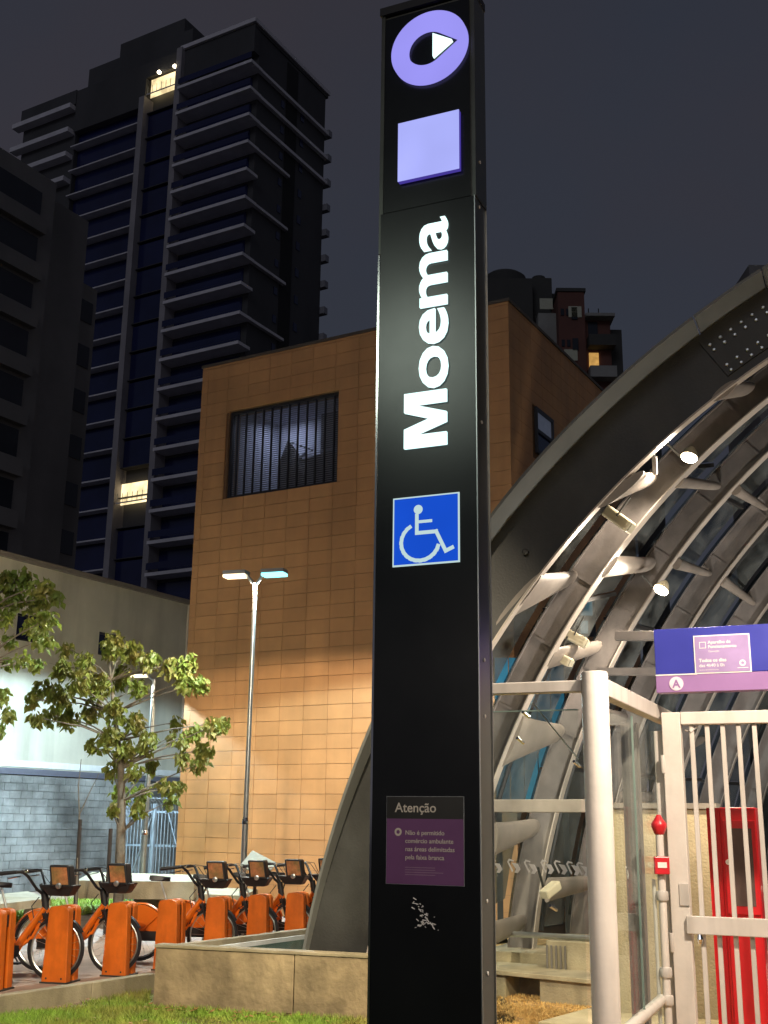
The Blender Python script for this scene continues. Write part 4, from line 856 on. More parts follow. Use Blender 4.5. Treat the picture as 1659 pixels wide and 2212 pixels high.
# ------------------------------------------------------------------ sign pillar (totem)
KT = 5.5
TR = ony(1040, 1900, KT) * [1, 1, 0]
wL = -((onpl(800, 1900, TR, T) - TR) @ R); dpt = .185
ztT = onpl(822, 38, TR, T)[2]
to = thing('station_totem_sign', TR - R * wL / 2, 'tall black illuminated totem sign reading Moema with wheelchair symbol', 'sign pillar')
side_seam = onpl(1040, 418, TR, T)[2]
MB().box(TR, R, T, Z, -wL + .012, -.012, .012, dpt - .012, GZ, ztT - .01).build('body', side_m, to)
MB().box(TR, R, T, Z, -wL + .008, -.004, .0, .011, GZ, side_seam - .002).build('front_panel', black_g, to)
MB().box(TR, R, T, Z, -wL + .022, -.022, .0, .011, side_seam + .002, ztT - .03).build('front_panel', black_g, to)
MB().box(TR, R, T, Z, -.011, .0, .004, dpt, GZ, side_seam).box(TR, R, T, Z, -.011, .006, .004, dpt, side_seam + .003, ztT).build('side_panel', side_m, to)
MB().box(TR, R, T, Z, -wL - .004, -wL + .007, -.004, .02, GZ, side_seam - .25).build('edge_trim', chrome, to)
MB().box(TR, R, T, Z, -wL - .004, -wL + .018, .002, .03, side_seam - .24, ztT).build('edge_trim', side_m, to)
MB().box(TR, R, T, Z, -.003, .002, -.003, .003, GZ, side_seam).build('edge_trim', alu, to)
MB().box(TR, R, T, Z, -wL - .01, .01, -.012, dpt + .005, ztT, ztT + .05).build('cap', pm('black_cap', (.01, .01, .012), .5), to)
MB().box(TR, R, T, Z, .001, .006, dpt - .004, dpt, GZ, side_seam + .2).build('edge_trim', alu, to)
screw_m = pm('bright_screw', (.85, .83, .78), .35, metal=.2)
bsrc = None
for v in (18, 376, 470, 925, 1430, 1550, 1945, 2100):
    q = onpl(1048 + (v / 2212) * 15, v, TR + R * .001, R)
    zb = q[2]; P = TR + R * (.001 if zb < side_seam else .007) + T * .075 + Z * zb
    MB().lathe(P, [(.0095, 0), (.0095, .003), (.005, .005)], 8, R).build('screw', screw_m, to)
def tsz(u, v, off=0.): q = onpl(u, v, TR - T * off, T); return (q - TR) @ R, q[2]
lil = em('lilac_light_face', (.36, .33, .98), .95, .10, 1.5); lil2 = em('pale_lilac_light_face', (.42, .45, .98), 1.0, .12, 1.8)
whl = em('white_light_face', (.72, .98, .96), 1.5, .15, 1.2); lilside = em('violet_light_edge', (.12, .08, .62), .5)
# ring emblem: outer disc with offset drop-shaped opening and arrow
e0 = [tsz(u, v, .02) for u, v in ((849, 135), (1008, 78), (928, 25), (905, 186))]
cx_ = (e0[0][0] + e0[1][0]) / 2; Ro = (e0[1][0] - e0[0][0]) / 2; czz = (e0[2][1] + e0[3][1]) / 2; Rz = (e0[2][1] - e0[3][1]) / 2; Ro = (Ro + Rz) / 2
n_ = 64; m = MB(); inn = []
for i in range(n_):
    t_ = 2 * math.pi * i / n_; cI, rI = -.06 * Ro, .50 * Ro
    x_, y_ = math.cos(t_), math.sin(t_)
    # drop: circle plus pointed tip to the right
    tip = .80 * Ro; dang = abs((t_ + math.pi) % (2 * math.pi) - math.pi); lim = math.acos(rI / (tip - cI))
    if dang < lim: rr = rI / math.cos(lim - dang)
    else: rr = rI
    inn.append((cI + rr * x_, rr * y_))
def cpt(x, y, o_): return TR + R * (cx_ + x) + Z * (czz + y) - T * o_
for oo in (.001, .028):
    for i in range(n_): t_ = 2 * math.pi * i / n_; m.v.append(tuple(cpt(Ro * math.cos(t_), Ro * math.sin(t_), oo)))
    for i in range(n_): m.v.append(tuple(cpt(inn[i][0], inn[i][1], oo)))
for i in range(n_):
    j = (i + 1) % n_; N = n_
    m.f += [(i, j, N + j, N + i), (2 * N + i, 3 * N + i, 3 * N + j, 2 * N + j), (i, 2 * N + i, 2 * N + j, j), (N + i, N + j, 3 * N + j, 3 * N + i)]
rgm = m.build('ring_emblem', lil, to)
MB().prism([cpt(x, y, .001) for x, y in ((.10 * Ro, .36 * Ro), (.10 * Ro, -.30 * Ro), (.60 * Ro, .04 * Ro))], -T * .026).build('arrow', whl, to)
# square light
(a0_, z0_), (a1_, z1_) = tsz(860, 390, .03), tsz(992, 240, .03)
zt_q = (tsz(860, 268, .03)[1] + tsz(992, 237, .03)[1]) / 2; zb_q = (tsz(858, 393, .03)[1] + tsz(990, 365, .03)[1]) / 2
MB().box(TR, R, T, Z, a0_, a1_, -.034, -.03, zb_q, zt_q).build('square_light', lil2, to)
MB().box(TR, R, T, Z, a0_, a1_, -.0295, -.001, zb_q, zt_q).build('square_light_case', lilside, to)
# Moema, reading upward: letters as separate parts
Mz0 = (tsz(877, 972)[1] + tsz(969, 960)[1]) / 2; Mz1 = (tsz(905, 480)[1] + tsz(969, 470)[1]) / 2; xb = (tsz(969, 960)[0]); xcap = tsz(877, 972)[0]; capH = xb - xcap
cu = bpy.data.curves.new('m', 'FONT'); cu.body = 'M'; cu.size = 1; cu.offset = .02; tt = bpy.data.objects.new('m', cu); COL.objects.link(tt); me_ = bpy.data.meshes.new_from_object(tt.evaluated_get(bpy.context.evaluated_depsgraph_get())); ys = [v.co.y for v in me_.vertices]; h1 = max(ys) - min(ys); COL.objects.unlink(tt); bpy.data.objects.remove(tt)
fs = capH / h1
pen = 0.; letters = []
for ch in 'Moema':
    cu = bpy.data.curves.new('m', 'FONT'); cu.body = ch; cu.size = fs; cu.offset = .014 * fs; tt = bpy.data.objects.new('m', cu); COL.objects.link(tt); me_ = bpy.data.meshes.new_from_object(tt.evaluated_get(bpy.context.evaluated_depsgraph_get()))
    xs = [v.co.x for v in me_.vertices]; letters.append((ch, min(xs), max(xs))); COL.objects.unlink(tt); bpy.data.objects.remove(tt)
tot = sum(b - a for _, a, b in letters); gap = .018 * fs * 3
scl = (Mz1 - Mz0 - gap * 4) / tot; z = Mz0
for ch, a, b in letters:
    if ch == 'M':
        mw = (b - a) * scl
        MB().prism([TR + R * (xb - .004 - capH * y_) + Z * (z + mw * x_) - T * .001 for x_, y_ in ((0, 0), (0, 1), (.345, 1), (.5, .40), (.655, 1), (1, 1), (1, 0), (.775, 0), (.775, .74), (.59, 0), (.41, 0), (.225, .74), (.225, 0))], -T * .018).build('letter', whl, to); z += mw + gap; continue
    text(ch, fs, TR + R * (xb - .004) + Z * (z - a * scl) - T * .010, Z, -R, .009, whl, 'letter', to, .014 * fs, 'LEFT', scl); z += (b - a) * scl + gap
# wheelchair sign
(w0_, _), (w1_, _) = tsz(850, 1150), tsz(994, 1140); wzt = (tsz(850, 1079)[1] + tsz(994, 1062)[1]) / 2; wzb = (tsz(849, 1225)[1] + tsz(994, 1215)[1]) / 2
wbl = em('blue_light_face', (.012, .10, .78), .80, .08, 2.); wwh = em('pale_sign_white', (.62, .82, .82), .85)
ac = MB().box(TR, R, T, Z, w0_, w1_, -.006, -.001, wzb, wzt).build('accessibility_sign', wwh, to)
MB().box(TR, R, T, Z, w0_ + .008, w1_ - .008, -.0085, -.0065, wzb + .008, wzt - .008).build('sign_face', wbl, ac)
W_ = w1_ - w0_; H_ = wzt - wzb
def wp(x, y): return TR + R * (w0_ + W_ * x) + Z * (wzb + H_ * y) - T * .0095   # x,y in 0..1
def stroke(pts, w, nm='pictogram'):
    m = MB(); P = [np.array(p_) for p_ in pts]
    for i in range(len(P) - 1):
        a_, b_ = wp(*P[i]), wp(*P[i + 1]); d = (b_ - a_) / np.linalg.norm(b_ - a_); s__ = np.cross(d, T); ext = d * w * .48 if 0 < i else d * 0; ext2 = d * w * .48 if i < len(P) - 2 else d * 0
        m.prism([a_ - ext - s__ * w / 2, b_ + ext2 - s__ * w / 2, b_ + ext2 + s__ * w / 2, a_ - ext + s__ * w / 2], -T * (.0015 + .0002 * i))
    return m.build(nm, wwh, ac)
lw_ = .019
MB().lathe(wp(.39, .80) , [(.024, 0), (.024, .002)], 20, -T).build('pictogram', wwh, ac)
stroke([(.37, .74), (.37, .46), (.66, .46), (.80, .17), (.92, .22)], lw_)
stroke([(.38, .62), (.60, .62)], lw_ * .8)
arc = [(.42 + .285 * math.cos(t_) , .33 + .27 * math.sin(t_)) for t_ in np.linspace(math.radians(118), math.radians(348), 16)]
stroke(arc, lw_)
# notice plate
(n0_, nzt), (n1_, _) = tsz(837, 1720), tsz(1004, 1722); nzb = (tsz(836, 1908)[1] + tsz(1006, 1916)[1]) / 2; nzm = tsz(838, 1768)[1]
npz = MB().box(TR, R, T, Z, n0_, n1_, -.006, -.001, nzb, nzt).build('notice_plate', alu, to)
MB().box(TR, R, T, Z, n0_ + .002, n1_ - .003, -.0075, -.0062, nzb + .002, nzm).build('plate_face', plate_p, npz)
MB().box(TR, R, T, Z, n0_ + .002, n1_ - .003, -.0075, -.0062, nzm, nzt - .002).build('plate_header', pm('black_header', (.012, .012, .010), .4), npz)
def ntx(s_, u, v, sz, b=0.): a_, z_ = tsz(u, v); text(s_, sz, TR + R * a_ + Z * z_ - T * .0082, R, Z, .0004, txt_c, 'print', npz, b, 'LEFT')
ntx('Atenção', 855, 1754, .062, .0006)
for i, s_ in enumerate(('Não é permitido', 'comércio ambulante', 'nas áreas delimitadas', 'pela faixa branca')): ntx(s_, 877, 1803 + i * 17.6, .0292, .0002)
for i in range(4): a_, z_ = tsz(877, 1874 + i * 5.2); MB().box(TR, R, T, Z, a_, a_ + (.19 if i == 2 else .15), -.0086, -.0078, z_, z_ + .003).build('fine_print', pm('faint_print', (.28, .17, .26), .5), npz)
a_, z_ = tsz(862, 1797); MB().ring(TR + R * a_ + Z * z_ - T * .0082, R, Z, .0135, .0055, 20, 6, .2).build('round_logo', txt_c, npz)
# scratched sticker remains
m = MB(); pts = [(890, 1950), (903, 1952), (917, 1962), (906, 1966), (913, 1975), (922, 1972), (925, 1985), (915, 1990), (932, 1998), (940, 2004), (922, 2003), (908, 2001), (897, 1998)]
for i in range(46):
    u, v = pts[random.randrange(len(pts))]; u += random.gauss(0, 5); v += random.gauss(0, 5); a_, z_ = tsz(u, v); l_ = random.uniform(.004, .02); an = random.uniform(-1.0, .4); w_ = random.uniform(.0012, .004)
    d = R * math.cos(an) + Z * math.sin(an); pp = np.cross(d, T); P = TR + R * a_ + Z * z_ - T * .0005
    m.prism([P - pp * w_, P + d * l_ - pp * w_ * .4, P + d * l_ * 1.1 + pp * w_, P + pp * w_ * .7], -T * .0008)
m.build('torn_sticker', txt_w, to)

# ------------------------------------------------------------------ street lamps
def street_lamp(base, top_z, heads, label, r=.06):
    t = thing('street_lamp', base, label, 'street lamp', 'street lamps in front of the buildings'); b = np.array(base)
    MB().tube([b, b + Z * ((top_z - b[2]) * .32)], r * 1.25, 14).build('lower_pole', alu, t, smooth=True)
    MB().tube([b + Z * ((top_z - b[2]) * .32), b + Z * ((top_z - b[2]))], [r, r * .85], 14).build('upper_pole', alu, t, smooth=True)
    MB().lathe(b + Z * ((top_z - b[2]) * .32), [(r * 1.35, -.05), (r * 1.4, 0), (r * 1.1, .06)], 14).build('pole_collar', chrome, t)
    MB().lathe(b, [(r * 2.4, 0), (r * 2.4, .03), (r * 1.3, .05)], 14).build('base_plate', steel_d, t)
    for (dx, dy, dz, mat_, col, pw, sp, tgt) in heads:
        h = b * [1, 1, 0] + Z * top_z + np.array([dx, dy, dz]); d = np.array([dx, dy, 0]); d /= np.linalg.norm(d); s__ = np.array([-d[1], d[0], 0])
        MB().tube([b * [1, 1, 0] + Z * (top_z - .05), h - d * .15], .03, 8).build('arm', alu, t)
        hd = MB().box(h, d, s__, Z, -.18, .26, -.12, .12, -.01, .06).build('lamp_head', pm('lamp_head_grey', (.3, .3, .3), .5), t, bevel=.015)
        MB().box(h, d, s__, Z, -.16, .25, -.11, .11, -.06, -.012).build('lens', mat_, hd)
        if pw: lamp('SPOT', 'street_lamp_beam', h - Z * .06, pw, col, .12, tgt, sp, .12)
L0 = ony(552, 1262, 20); lb0 = np.array([L0[0], 20, PZ])
len_c = em('cyan_white_lens', (.22, .92, 1.0), 3.2); len_w = em('warm_white_lens', (1, .80, .52), 2.6)
h1_ = ony(588, 1240, 19.9); h2_ = ony(515, 1243, 20.1)
street_lamp(lb0, L0[2] + .02, [(h1_[0] - L0[0], -.1, h1_[2] - L0[2], len_c, (.72, .95, 1.0), 2600, 156, (h1_[0] + .1, 19.8, 0)), (h2_[0] - L0[0], .1, h2_[2] - L0[2], len_w, (1, .82, .60), 1500, 160, (h2_[0] - .1, 20.6, 0))], 'slim double headed street lamp in front of the orange tiled wall', .042)
L2 = ony(335, 1458, 27); street_lamp(np.array([L2[0], 27, PZ]), L2[2] - .1, [(-.35, .1, .12, len_w, (.60, .86, 1.0), 8500, 160, (L2[0] - 1.5, 28.2, 0))], 'street lamp with one head shining through the tree crown', .06)

# ------------------------------------------------------------------ trees
def leaf_cloud(m, c, rx, ry, rz, n, size):
    for _ in range(n):
        while True:
            d = rng.normal(size=3); d /= np.linalg.norm(d); rr = random.random() ** .45
            if random.random() < .9: break
        p_ = np.array(c) + d * rr * np.array([rx, ry, rz]); s = size * random.uniform(.6, 1.3)
        an = random.uniform(0, 6.28); out = np.array([math.cos(an), math.sin(an), -random.uniform(.6, 2.2)]); out /= np.linalg.norm(out)
        w = np.cross(out, rng.normal(size=3)); w /= np.linalg.norm(w) + 1e-6; nn = np.cross(out, w) * s * .12
        b = len(m.v); m.v += [tuple(p_), tuple(p_ + out * s * .45 + w * s * .36 - nn), tuple(p_ + out * s * 1.1), tuple(p_ + out * s * .45 - w * s * .36 - nn), tuple(p_ + out * s * .5 + nn * .5)]
        m.f += [(b, b + 1, b + 4), (b + 1, b + 2, b + 4), (b + 2, b + 3, b + 4), (b + 3, b, b + 4)]
def tree(name, base, spine, clusters, Yd, label, mat, rt, size, dens, cat='tree', jit=.9):
    t = thing(name, base, label, cat); b = np.array(base, float)
    pts = [b] + [ony(u, v, Yd) for u, v in spine]; n = len(pts)
    MB().tube(pts, [rt * (1 - .7 * i / (n - 1)) for i in range(n)], 10).build('trunk', bark_m, t, smooth=True)
    crown = MB(); br = MB()
    for (u, v, r_) in clusters:
        dy = random.uniform(-jit, jit); c_ = ony(u, v, Yd + dy); rr = r_ / FOC * Yd
        leaf_cloud(crown, c_, rr, rr * .95, rr * 1.1, int(dens * (r_ / 40) ** 2), size)
        j = min(range(1, n), key=lambda i: abs(pts[i][2] - (c_[2] - .5)) + .3 * np.linalg.norm(pts[i] - c_)); p0 = pts[j]; mid = (p0 + c_) / 2 + np.array([random.gauss(0, .06), random.gauss(0, .06), .05])
        MB().tube([p0, mid, c_], [rt * .22, rt * .14, rt * .05], 6).build('branch', bark_m, t, smooth=True)
        for _ in range(3): q = c_ + rng.normal(size=3) * rr * .5; br.tube([mid * .3 + c_ * .7, q], [rt * .06, rt * .02], 4, cap=False)
    br.build('twigs', bark_m, t, kind='stuff')
    me = bpy.data.meshes.new('crown'); V = np.array(crown.v) - b; me.from_pydata(V.tolist(), [], crown.f); me.materials.append(mat); o = bpy.data.objects.new('crown', me); COL.objects.link(o); o.parent = t; o['kind'] = 'stuff'; return t
tb = ony(262, 1880, 22); tb[2] = PZ
tree('leafy_tree', tb, [(262, 1800), (263, 1730), (262, 1660), (255, 1600), (248, 1540), (240, 1470)],
     [(140, 1440, 24), (145, 1400, 16), (186, 1425, 22), (245, 1392, 30), (285, 1405, 26), (325, 1425, 22), (370, 1440, 24), (410, 1432, 22), (430, 1475, 20), (400, 1470, 24), (95, 1490, 24), (70, 1510, 18), (80, 1550, 16), (130, 1500, 30), (175, 1470, 26), (215, 1480, 30), (260, 1460, 28), (300, 1485, 22), (200, 1530, 24), (150, 1550, 24), (110, 1545, 22), (250, 1530, 24), (290, 1555, 24), (320, 1600, 24), (370, 1590, 12), (235, 1590, 26), (200, 1610, 18), (270, 1620, 26),
      (460, 1568, 22), (485, 1560, 16), (420, 1580, 20), (395, 1600, 16), (440, 1620, 22), (430, 1650, 18), (395, 1635, 18), (245, 1660, 20), (290, 1665, 18), (330, 1650, 16), (305, 1710, 22), (262, 1715, 22), (360, 1695, 20), (385, 1700, 18), (370, 1730, 14), (245, 1745, 14), (300, 1745, 16), (380, 1560, 16)],
     22, 'leafy tree with drooping olive leaves standing before the cream building', leaf_m, .10, .135, 270)
tb = ony(-70, 1900, 19); tb[2] = PZ
tree('leafy_tree', tb, [(-70, 1750), (-68, 1600), (-55, 1450), (-40, 1330)], [(10, 1250, 26), (50, 1245, 24), (90, 1262, 24), (118, 1290, 20), (30, 1290, 30), (75, 1300, 28), (10, 1330, 22), (105, 1335, 22), (95, 1380, 22), (70, 1350, 22), (20, 1380, 18), (50, 1420, 18), (80, 1430, 16), (15, 1430, 14), (5, 1500, 18), (20, 1540, 16), (2, 1570, 16), (-30, 1290, 40), (-60, 1350, 40), (-90, 1280, 50)],
     19, 'drooping leafy tree reaching in at the left edge above the block wall', leaf_g, .10, .13, 190)
# saplings with stakes
for (u, v0, v1, lab, Y_) in ((170, 1885, 1770, 'bare forked sapling tied to a dark stake left of the leafy tree', 21.), (236, 1890, 1790, 'short dark stake just left of the leafy tree trunk', 21.)):
    q = ony(u, v0, Y_); q1 = ony(u + 4, v1, Y_); t = thing('staked_sapling' if u == 170 else 'wooden_stake', (q[0], Y_, PZ), lab, 'sapling' if u == 170 else 'stake')
    MB().tube([(q[0], Y_, PZ), q1], .035, 8).build('stake', pm('dark_stake_wood', (.05, .04, .035), .9), t)
    if u == 170:
        f_ = ony(172, 1760, Y_)
        MB().tube([(q[0] + .03, Y_ - .05, PZ), f_], [.02, .014], 6).build('stem', bark_m, t)
        MB().tube([f_, ony(170, 1700, Y_), ony(176, 1640, Y_)], [.012, .01, .005], 5).build('branch', bark_m, t); MB().tube([f_, ony(195, 1710, Y_), ony(215, 1670, Y_)], [.012, .009, .004], 5).build('branch', bark_m, t)

# ------------------------------------------------------------------ concrete benches and far lawn patches
def slab(name, corners, z0, z1, mat, label, cat, legs=(), grp=None):
    P = [onz(u, v, z1) * [1, 1, 0] for u, v in corners]; t = thing(name, P[0], label, cat, grp)
    MB().prism([q + Z * z0 for q in P], Z * (z1 - z0)).build('seat_slab', mat, t)
    for (i, f_, w) in legs:
        a_, b_ = P[i], P[(i + 1) % len(P)]; c_ = a_ * (1 - f_) + b_ * f_; cen = sum(P) / len(P); c_ = c_ * .9 + cen * .1; MB().wbox(c_[0] - w, c_[0] + w, c_[1] - .15, c_[1] + .25, PZ, z0 - .002).build('leg', mat, t)
slab('concrete_bench', [(-40, 1958), (110, 1940), (60, 1925), (-40, 1935)], .06, .20, conc_l, 'pale concrete bench slab with one leg at the far left behind the bicycles', 'bench', ((0, .85, .2),), 'concrete benches on the plaza')
slab('concrete_bench', [(165, 1902), (420, 1905), (440, 1890), (200, 1884)], .18, .5, conc_l, 'long low concrete bench wall behind the black bicycle saddle', 'bench', (), 'concrete benches on the plaza')
slab('concrete_bench', [(290, 1925), (520, 1935), (560, 1920), (330, 1912)], .0, .22, conc_l, 'nearer pale concrete bench between the third and fourth bicycles', 'bench', ((0, .15, .22), (0, .8, .22)), 'concrete benches on the plaza')
patches = ([(-30, 1925), (300, 1915), (290, 1893), (-30, 1897)], [(-40, 2000), (290, 1965), (330, 1930), (-40, 1960)])
for i, pc in enumerate(patches):
    P = [onz(u, v, PZ) * [1, 1, 0] for u, v in pc]; MB().prism([q + Z * (PZ + .004) for q in P], Z * .03).build('lawn_patch', pm('far_lawn', (.16, .22, .05), .9, var=.5, scale=3, bump=.8), kind='structure')
    A_, B_, C__, D_ = P
    def smp(A_=A_, B_=B_, C__=C__, D_=D_):
        a, b = random.random(), random.random(); q = (A_ * (1 - a) + B_ * a) * (1 - b) + (D_ * (1 - a) + C__ * a) * b; return q[0], q[1]
    blades('plaza_grass', grass_m, 5000, smp, .09, .014, PZ + .03, ('far', 'near')[i] + ' strip of grass on the plaza behind the bicycles', 'grass')

# ------------------------------------------------------------------ docks
d1 = onz(143, 1955, .60); d6 = onz(645, 1927, .60); dirr = (d6 - d1); dirr[2] = 0
def projx(P):
    P = P - O0; return 830 + FOC * (P @ _ri) / (P @ _fw)
hd_ = np.array([.97, -.22, 0]); hd_ /= np.linalg.norm(hd_); HA = math.atan2(hd_[1], hd_[0])
dk0 = thing('bicycle_dock', (0, 0, 0), 'x', 'bicycle dock', 'orange bicycle docks in a row')
dh = .60 - PZ
# local frame: x = heading, y = away from the viewer
def dock_slab(y0, y1, w0, w1, h, round_=.05):
    pf = [(-w0 / 2, 0), (w0 / 2, 0), (w1 / 2, h - round_), (w1 / 2 - round_ * .5, h - round_ * .25), (w1 * .15, h + .005), (-w1 / 2 + round_ * .4, h - .01), (-w1 / 2, h - round_)]
    return MB().prism([np.array([x, y0, z]) for x, z in pf], (0, y1 - y0, 0))
dock_slab(-.17, -.045, .33, .27, dh).build('front_shell', or_d, dk0, bevel=.012)
dock_slab(.045, .17, .31, .26, dh).build('rear_shell', or_d, dk0, bevel=.012)
MB().wbox(-.13, -.03, -.049, .049, .0, dh - .04).build('core', or_d, dk0)
MB().wbox(-.12, .11, -.0495, .0495, dh - .06, dh - .02).build('top_bridge', or_d, dk0, bevel=.008)
MB().wbox(.03, .11, -.048, .048, dh - .2, dh - .07).build('lock', black_p, dk0)
for q_ in (-.10, .10): MB().lathe((q_, -.171, .06), [(.012, 0), (.012, .006)], 8, -Y1).build('bolt', steel_d, dk0)
MB().wbox(-.18, .18, -.18, .18, .0, .02).build('base_plate', steel_d, dk0)

# bicycle: local x forward, origin on the ground below the front hub
bk0 = thing('share_bicycle', (0, 0, 0), 'x', 'bicycle', 'orange share bicycles parked at the docks')
WR = .375
def wheel(x, nm):
    w = MB().ring((x, 0, WR + .005), X1, Z, WR - .024, .024, 40, 8).build(nm, black_p, bk0, smooth=True)
    MB().ring((x, 0, WR + .005), X1, Z, WR - .055, .012, 36, 6, 1.1).build('rim', alu, w, smooth=True)
    sp_ = MB()
    for i in range(20):
        a = i * math.pi / 10; d = np.array([math.cos(a), 0, math.sin(a)]); c_ = np.array([x, 0, WR + .005]); sp_.tube([c_ + d * .03 + Y1 * (.025 if i % 2 else -.025), c_ + d * (WR - .06)], .0022, 4, cap=False)
    sp_.build('spokes', alu, w)
    MB().tube([(x, -.05, WR + .005), (x, .05, WR + .005)], [.03, .03], 12).build('hub', steel_d, w)
wheel(0, 'front_wheel'); wheel(-1.06, 'rear_wheel')
def fender(x, a0, a1, nm, w=.035, mt=or_m):
    m = MB(); c_ = np.array([x, 0, WR + .005]); n = 14
    for i in range(n + 1):
        a = math.radians(a0 + (a1 - a0) * i / n); d = np.array([math.cos(a), 0, math.sin(a)])
        for (yy, rr) in ((-w, .008), (-w, .016), (0, .03), (w, .016), (w, .008), (0, .02)): m.v.append(tuple(c_ + d * (WR + rr) + Y1 * yy))
    for i in range(n):
        for j in range(6): j2 = (j + 1) % 6; m.f.append((i * 6 + j, i * 6 + j2, i * 6 + 6 + j2, i * 6 + 6 + j))
    m.f.append(tuple(range(6))); m.f.append(tuple(n * 6 + j for j in range(6)))
    return m.build(nm, mt, bk0, smooth=True)
fender(0, 30, 165, 'front_mudguard', mt=black_p); fender(-1.06, 15, 175, 'rear_mudguard')
# orange skirt guard over the rear wheel
sk = MB(); c_ = np.array([-1.06, 0, WR + .005])
for sy in (-.04, .04):
    poly = [c_ + np.array([math.cos(math.radians(a)), 0, math.sin(math.radians(a))]) * (WR + .0) + Y1 * sy for a in range(10, 121, 10)] + [c_ + np.array([-.05, sy, .02]), c_ + np.array([.2, sy, .0])]
    sk.prism(poly, Y1 * .006)
sk.build('skirt_guard', or_m, bk0)
HT = np.array([-.20, 0, .93]); HB_ = np.array([-.155, 0, .79]); BBk = np.array([-.54, 0, .34]); ST = np.array([-.70, 0, .80])
MB().tube([HB_, HT], .040, 12).tube([HB_ + (HT - HB_) * .4, (HB_ + BBk) / 2 + np.array([-.03, 0, .01]), BBk], [(.07, .045), (.078, .05), (.068, .05)], 12).tube([BBk, ST], .034, 12).tube([HB_ + (HT - HB_) * .1, (HB_ + BBk) / 2 + np.array([.03, 0, -.06]), BBk + Z * .02], .028, 10).build('frame', or_m, bk0, smooth=True)
MB().tube([BBk + Y1 * .05, (-1.06, .07, WR)], .016, 8).tube([BBk - Y1 * .05, (-1.06, -.07, WR)], .016, 8).tube([ST + Z * -.1 + Y1 * .03, (-1.06, .07, WR)], .013, 8).tube([ST + Z * -.1 - Y1 * .03, (-1.06, -.07, WR)], .013, 8).build('rear_stays', or_m, bk0, smooth=True)
MB().tube([HB_ + Y1 * .05, (-.06, .055, .5), (0, .055, WR)], [.02, .018, .013], 8).tube([HB_ - Y1 * .05, (-.06, -.055, .5), (0, -.055, WR)], [.02, .018, .013], 8).box(HB_, X1, Y1, Z, -.03, .03, -.07, .07, -.025, .0).build('fork', black_p, bk0, smooth=True)
cr = MB().lathe(BBk, [(.09, -.055), (.09, -.05), (.03, -.045), (.03, .045)], 20, Y1).build('chain_ring', steel_d, bk0)
MB().tube([BBk - Y1 * .07, BBk + np.array([.1, -.08, -.13])], .012, 6).tube([BBk + Y1 * .07, BBk + np.array([-.1, .08, .13])], .012, 6).build('crank', steel_d, bk0)
for s__ in (-1, 1): q = BBk + np.array([-.1 * s__ * -1 * -1 if s__ > 0 else .1, .12 * s__, .13 if s__ > 0 else -.13]); MB().box(q, X1, Y1, Z, -.045, .045, -.04, .04, -.012, .012).build('pedal', black_p, bk0)
MB().box(BBk, X1, Y1, Z, -.52, .09, -.085, -.07, -.06, .07).build('chain_case', black_p, bk0, bevel=.006)
MB().tube([HB_ - Z * .06, HT + np.array([-.01, 0, .1])], .045, 10).tube([HT + np.array([-.01, 0, .09]), HT + np.array([-.07, 0, .20])], .022, 8).build('stem', black_p, bk0, smooth=True)
hb = MB()
for s__ in (-1, 1): hb.tube([HT + np.array([-.02, 0, .08]), HT + np.array([-.05, s__ * .12, .14]), HT + np.array([-.15, s__ * .20, .30]), HT + np.array([-.20, s__ * .25, .352]), HT + np.array([-.28, s__ * .28, .348])], .019, 8)
hb = hb.build('handlebar', black_p, bk0, smooth=True)
for s__ in (-1, 1):
    MB().tube([HT + np.array([-.26, s__ * .275, .35]), HT + np.array([-.50, s__ * .31, .325])], [.022, .026], 10).build('grip', black_p, bk0, smooth=True)
    MB().tube([HT + np.array([-.22, s__ * .24, .30]), HT + np.array([-.38, s__ * .26, .27])], .007, 6).build('brake_lever', chrome, bk0)
MB().lathe(HT + np.array([-.17, -.22, .345]), [(.028, 0), (.03, .02), (.012, .035)], 12).build('bell', chrome, bk0, smooth=True)
cb = MB()
for s__ in (-1, 1): cb.tube([HT + np.array([-.18, s__ * .22, .37]), HT + np.array([-.02, s__ * .12, .36]), HT + np.array([.10, s__ * .03, .18]), HT + np.array([.03, 0, -.08]), HT + np.array([-.03, s__ * .02, -.2])], .005, 5, cap=False)
cb.tube([HT + np.array([-.05, -.05, .05]), HT + np.array([-.14, -.05, -.06]), HT + np.array([-.10, -.05, -.2]), HT + np.array([-.0, -.03, -.26])], .007, 5, cap=False)
cb.build('brake_cables', black_p, bk0, smooth=True)
# front carrier: dark dish with an upright framed orange panel
bs = np.array([.05, 0, 1.0])
MB().hexa([bs + np.array(q) for q in ((-.15, -.12, 0), (.12, -.12, 0), (.12, .06, 0), (-.15, .06, 0), (-.25, -.18, .13), (.20, -.18, .13), (.20, .08, .13), (-.25, .08, .13))]).build('carrier_dish', black_p, bk0, bevel=.02)
MB().hexa([bs + np.array(q) for q in ((-.10, -.19, .10), (.165, -.19, .10), (.165, -.02, .10), (-.10, -.02, .10), (-.13, -.21, .37), (.135, -.21, .37), (.13, -.04, .37), (-.12, -.04, .37))]).build('basket', black_p, bk0, bevel=.02)
MB().hexa([bs + np.array(q) for q in ((-.068, -.1985, .14), (.138, -.1985, .14), (.138, -.192, .14), (-.068, -.192, .14), (-.095, -.2168, .342), (.108, -.2168, .342), (.108, -.21, .342), (-.095, -.21, .342))]).build('basket_panel', panel_o, bk0)
MB().lathe(bs + np.array([.02, -.20, .125]), [(.035, 0), (.035, .02), (.02, .024)], 16, -Y1).build('front_light', alu, bk0)
MB().tube([(-.66, 0, .72), (-.80, 0, 1.08)], .015, 10).build('seat_post', alu, bk0, smooth=True)
sd_ = MB(); n = 9
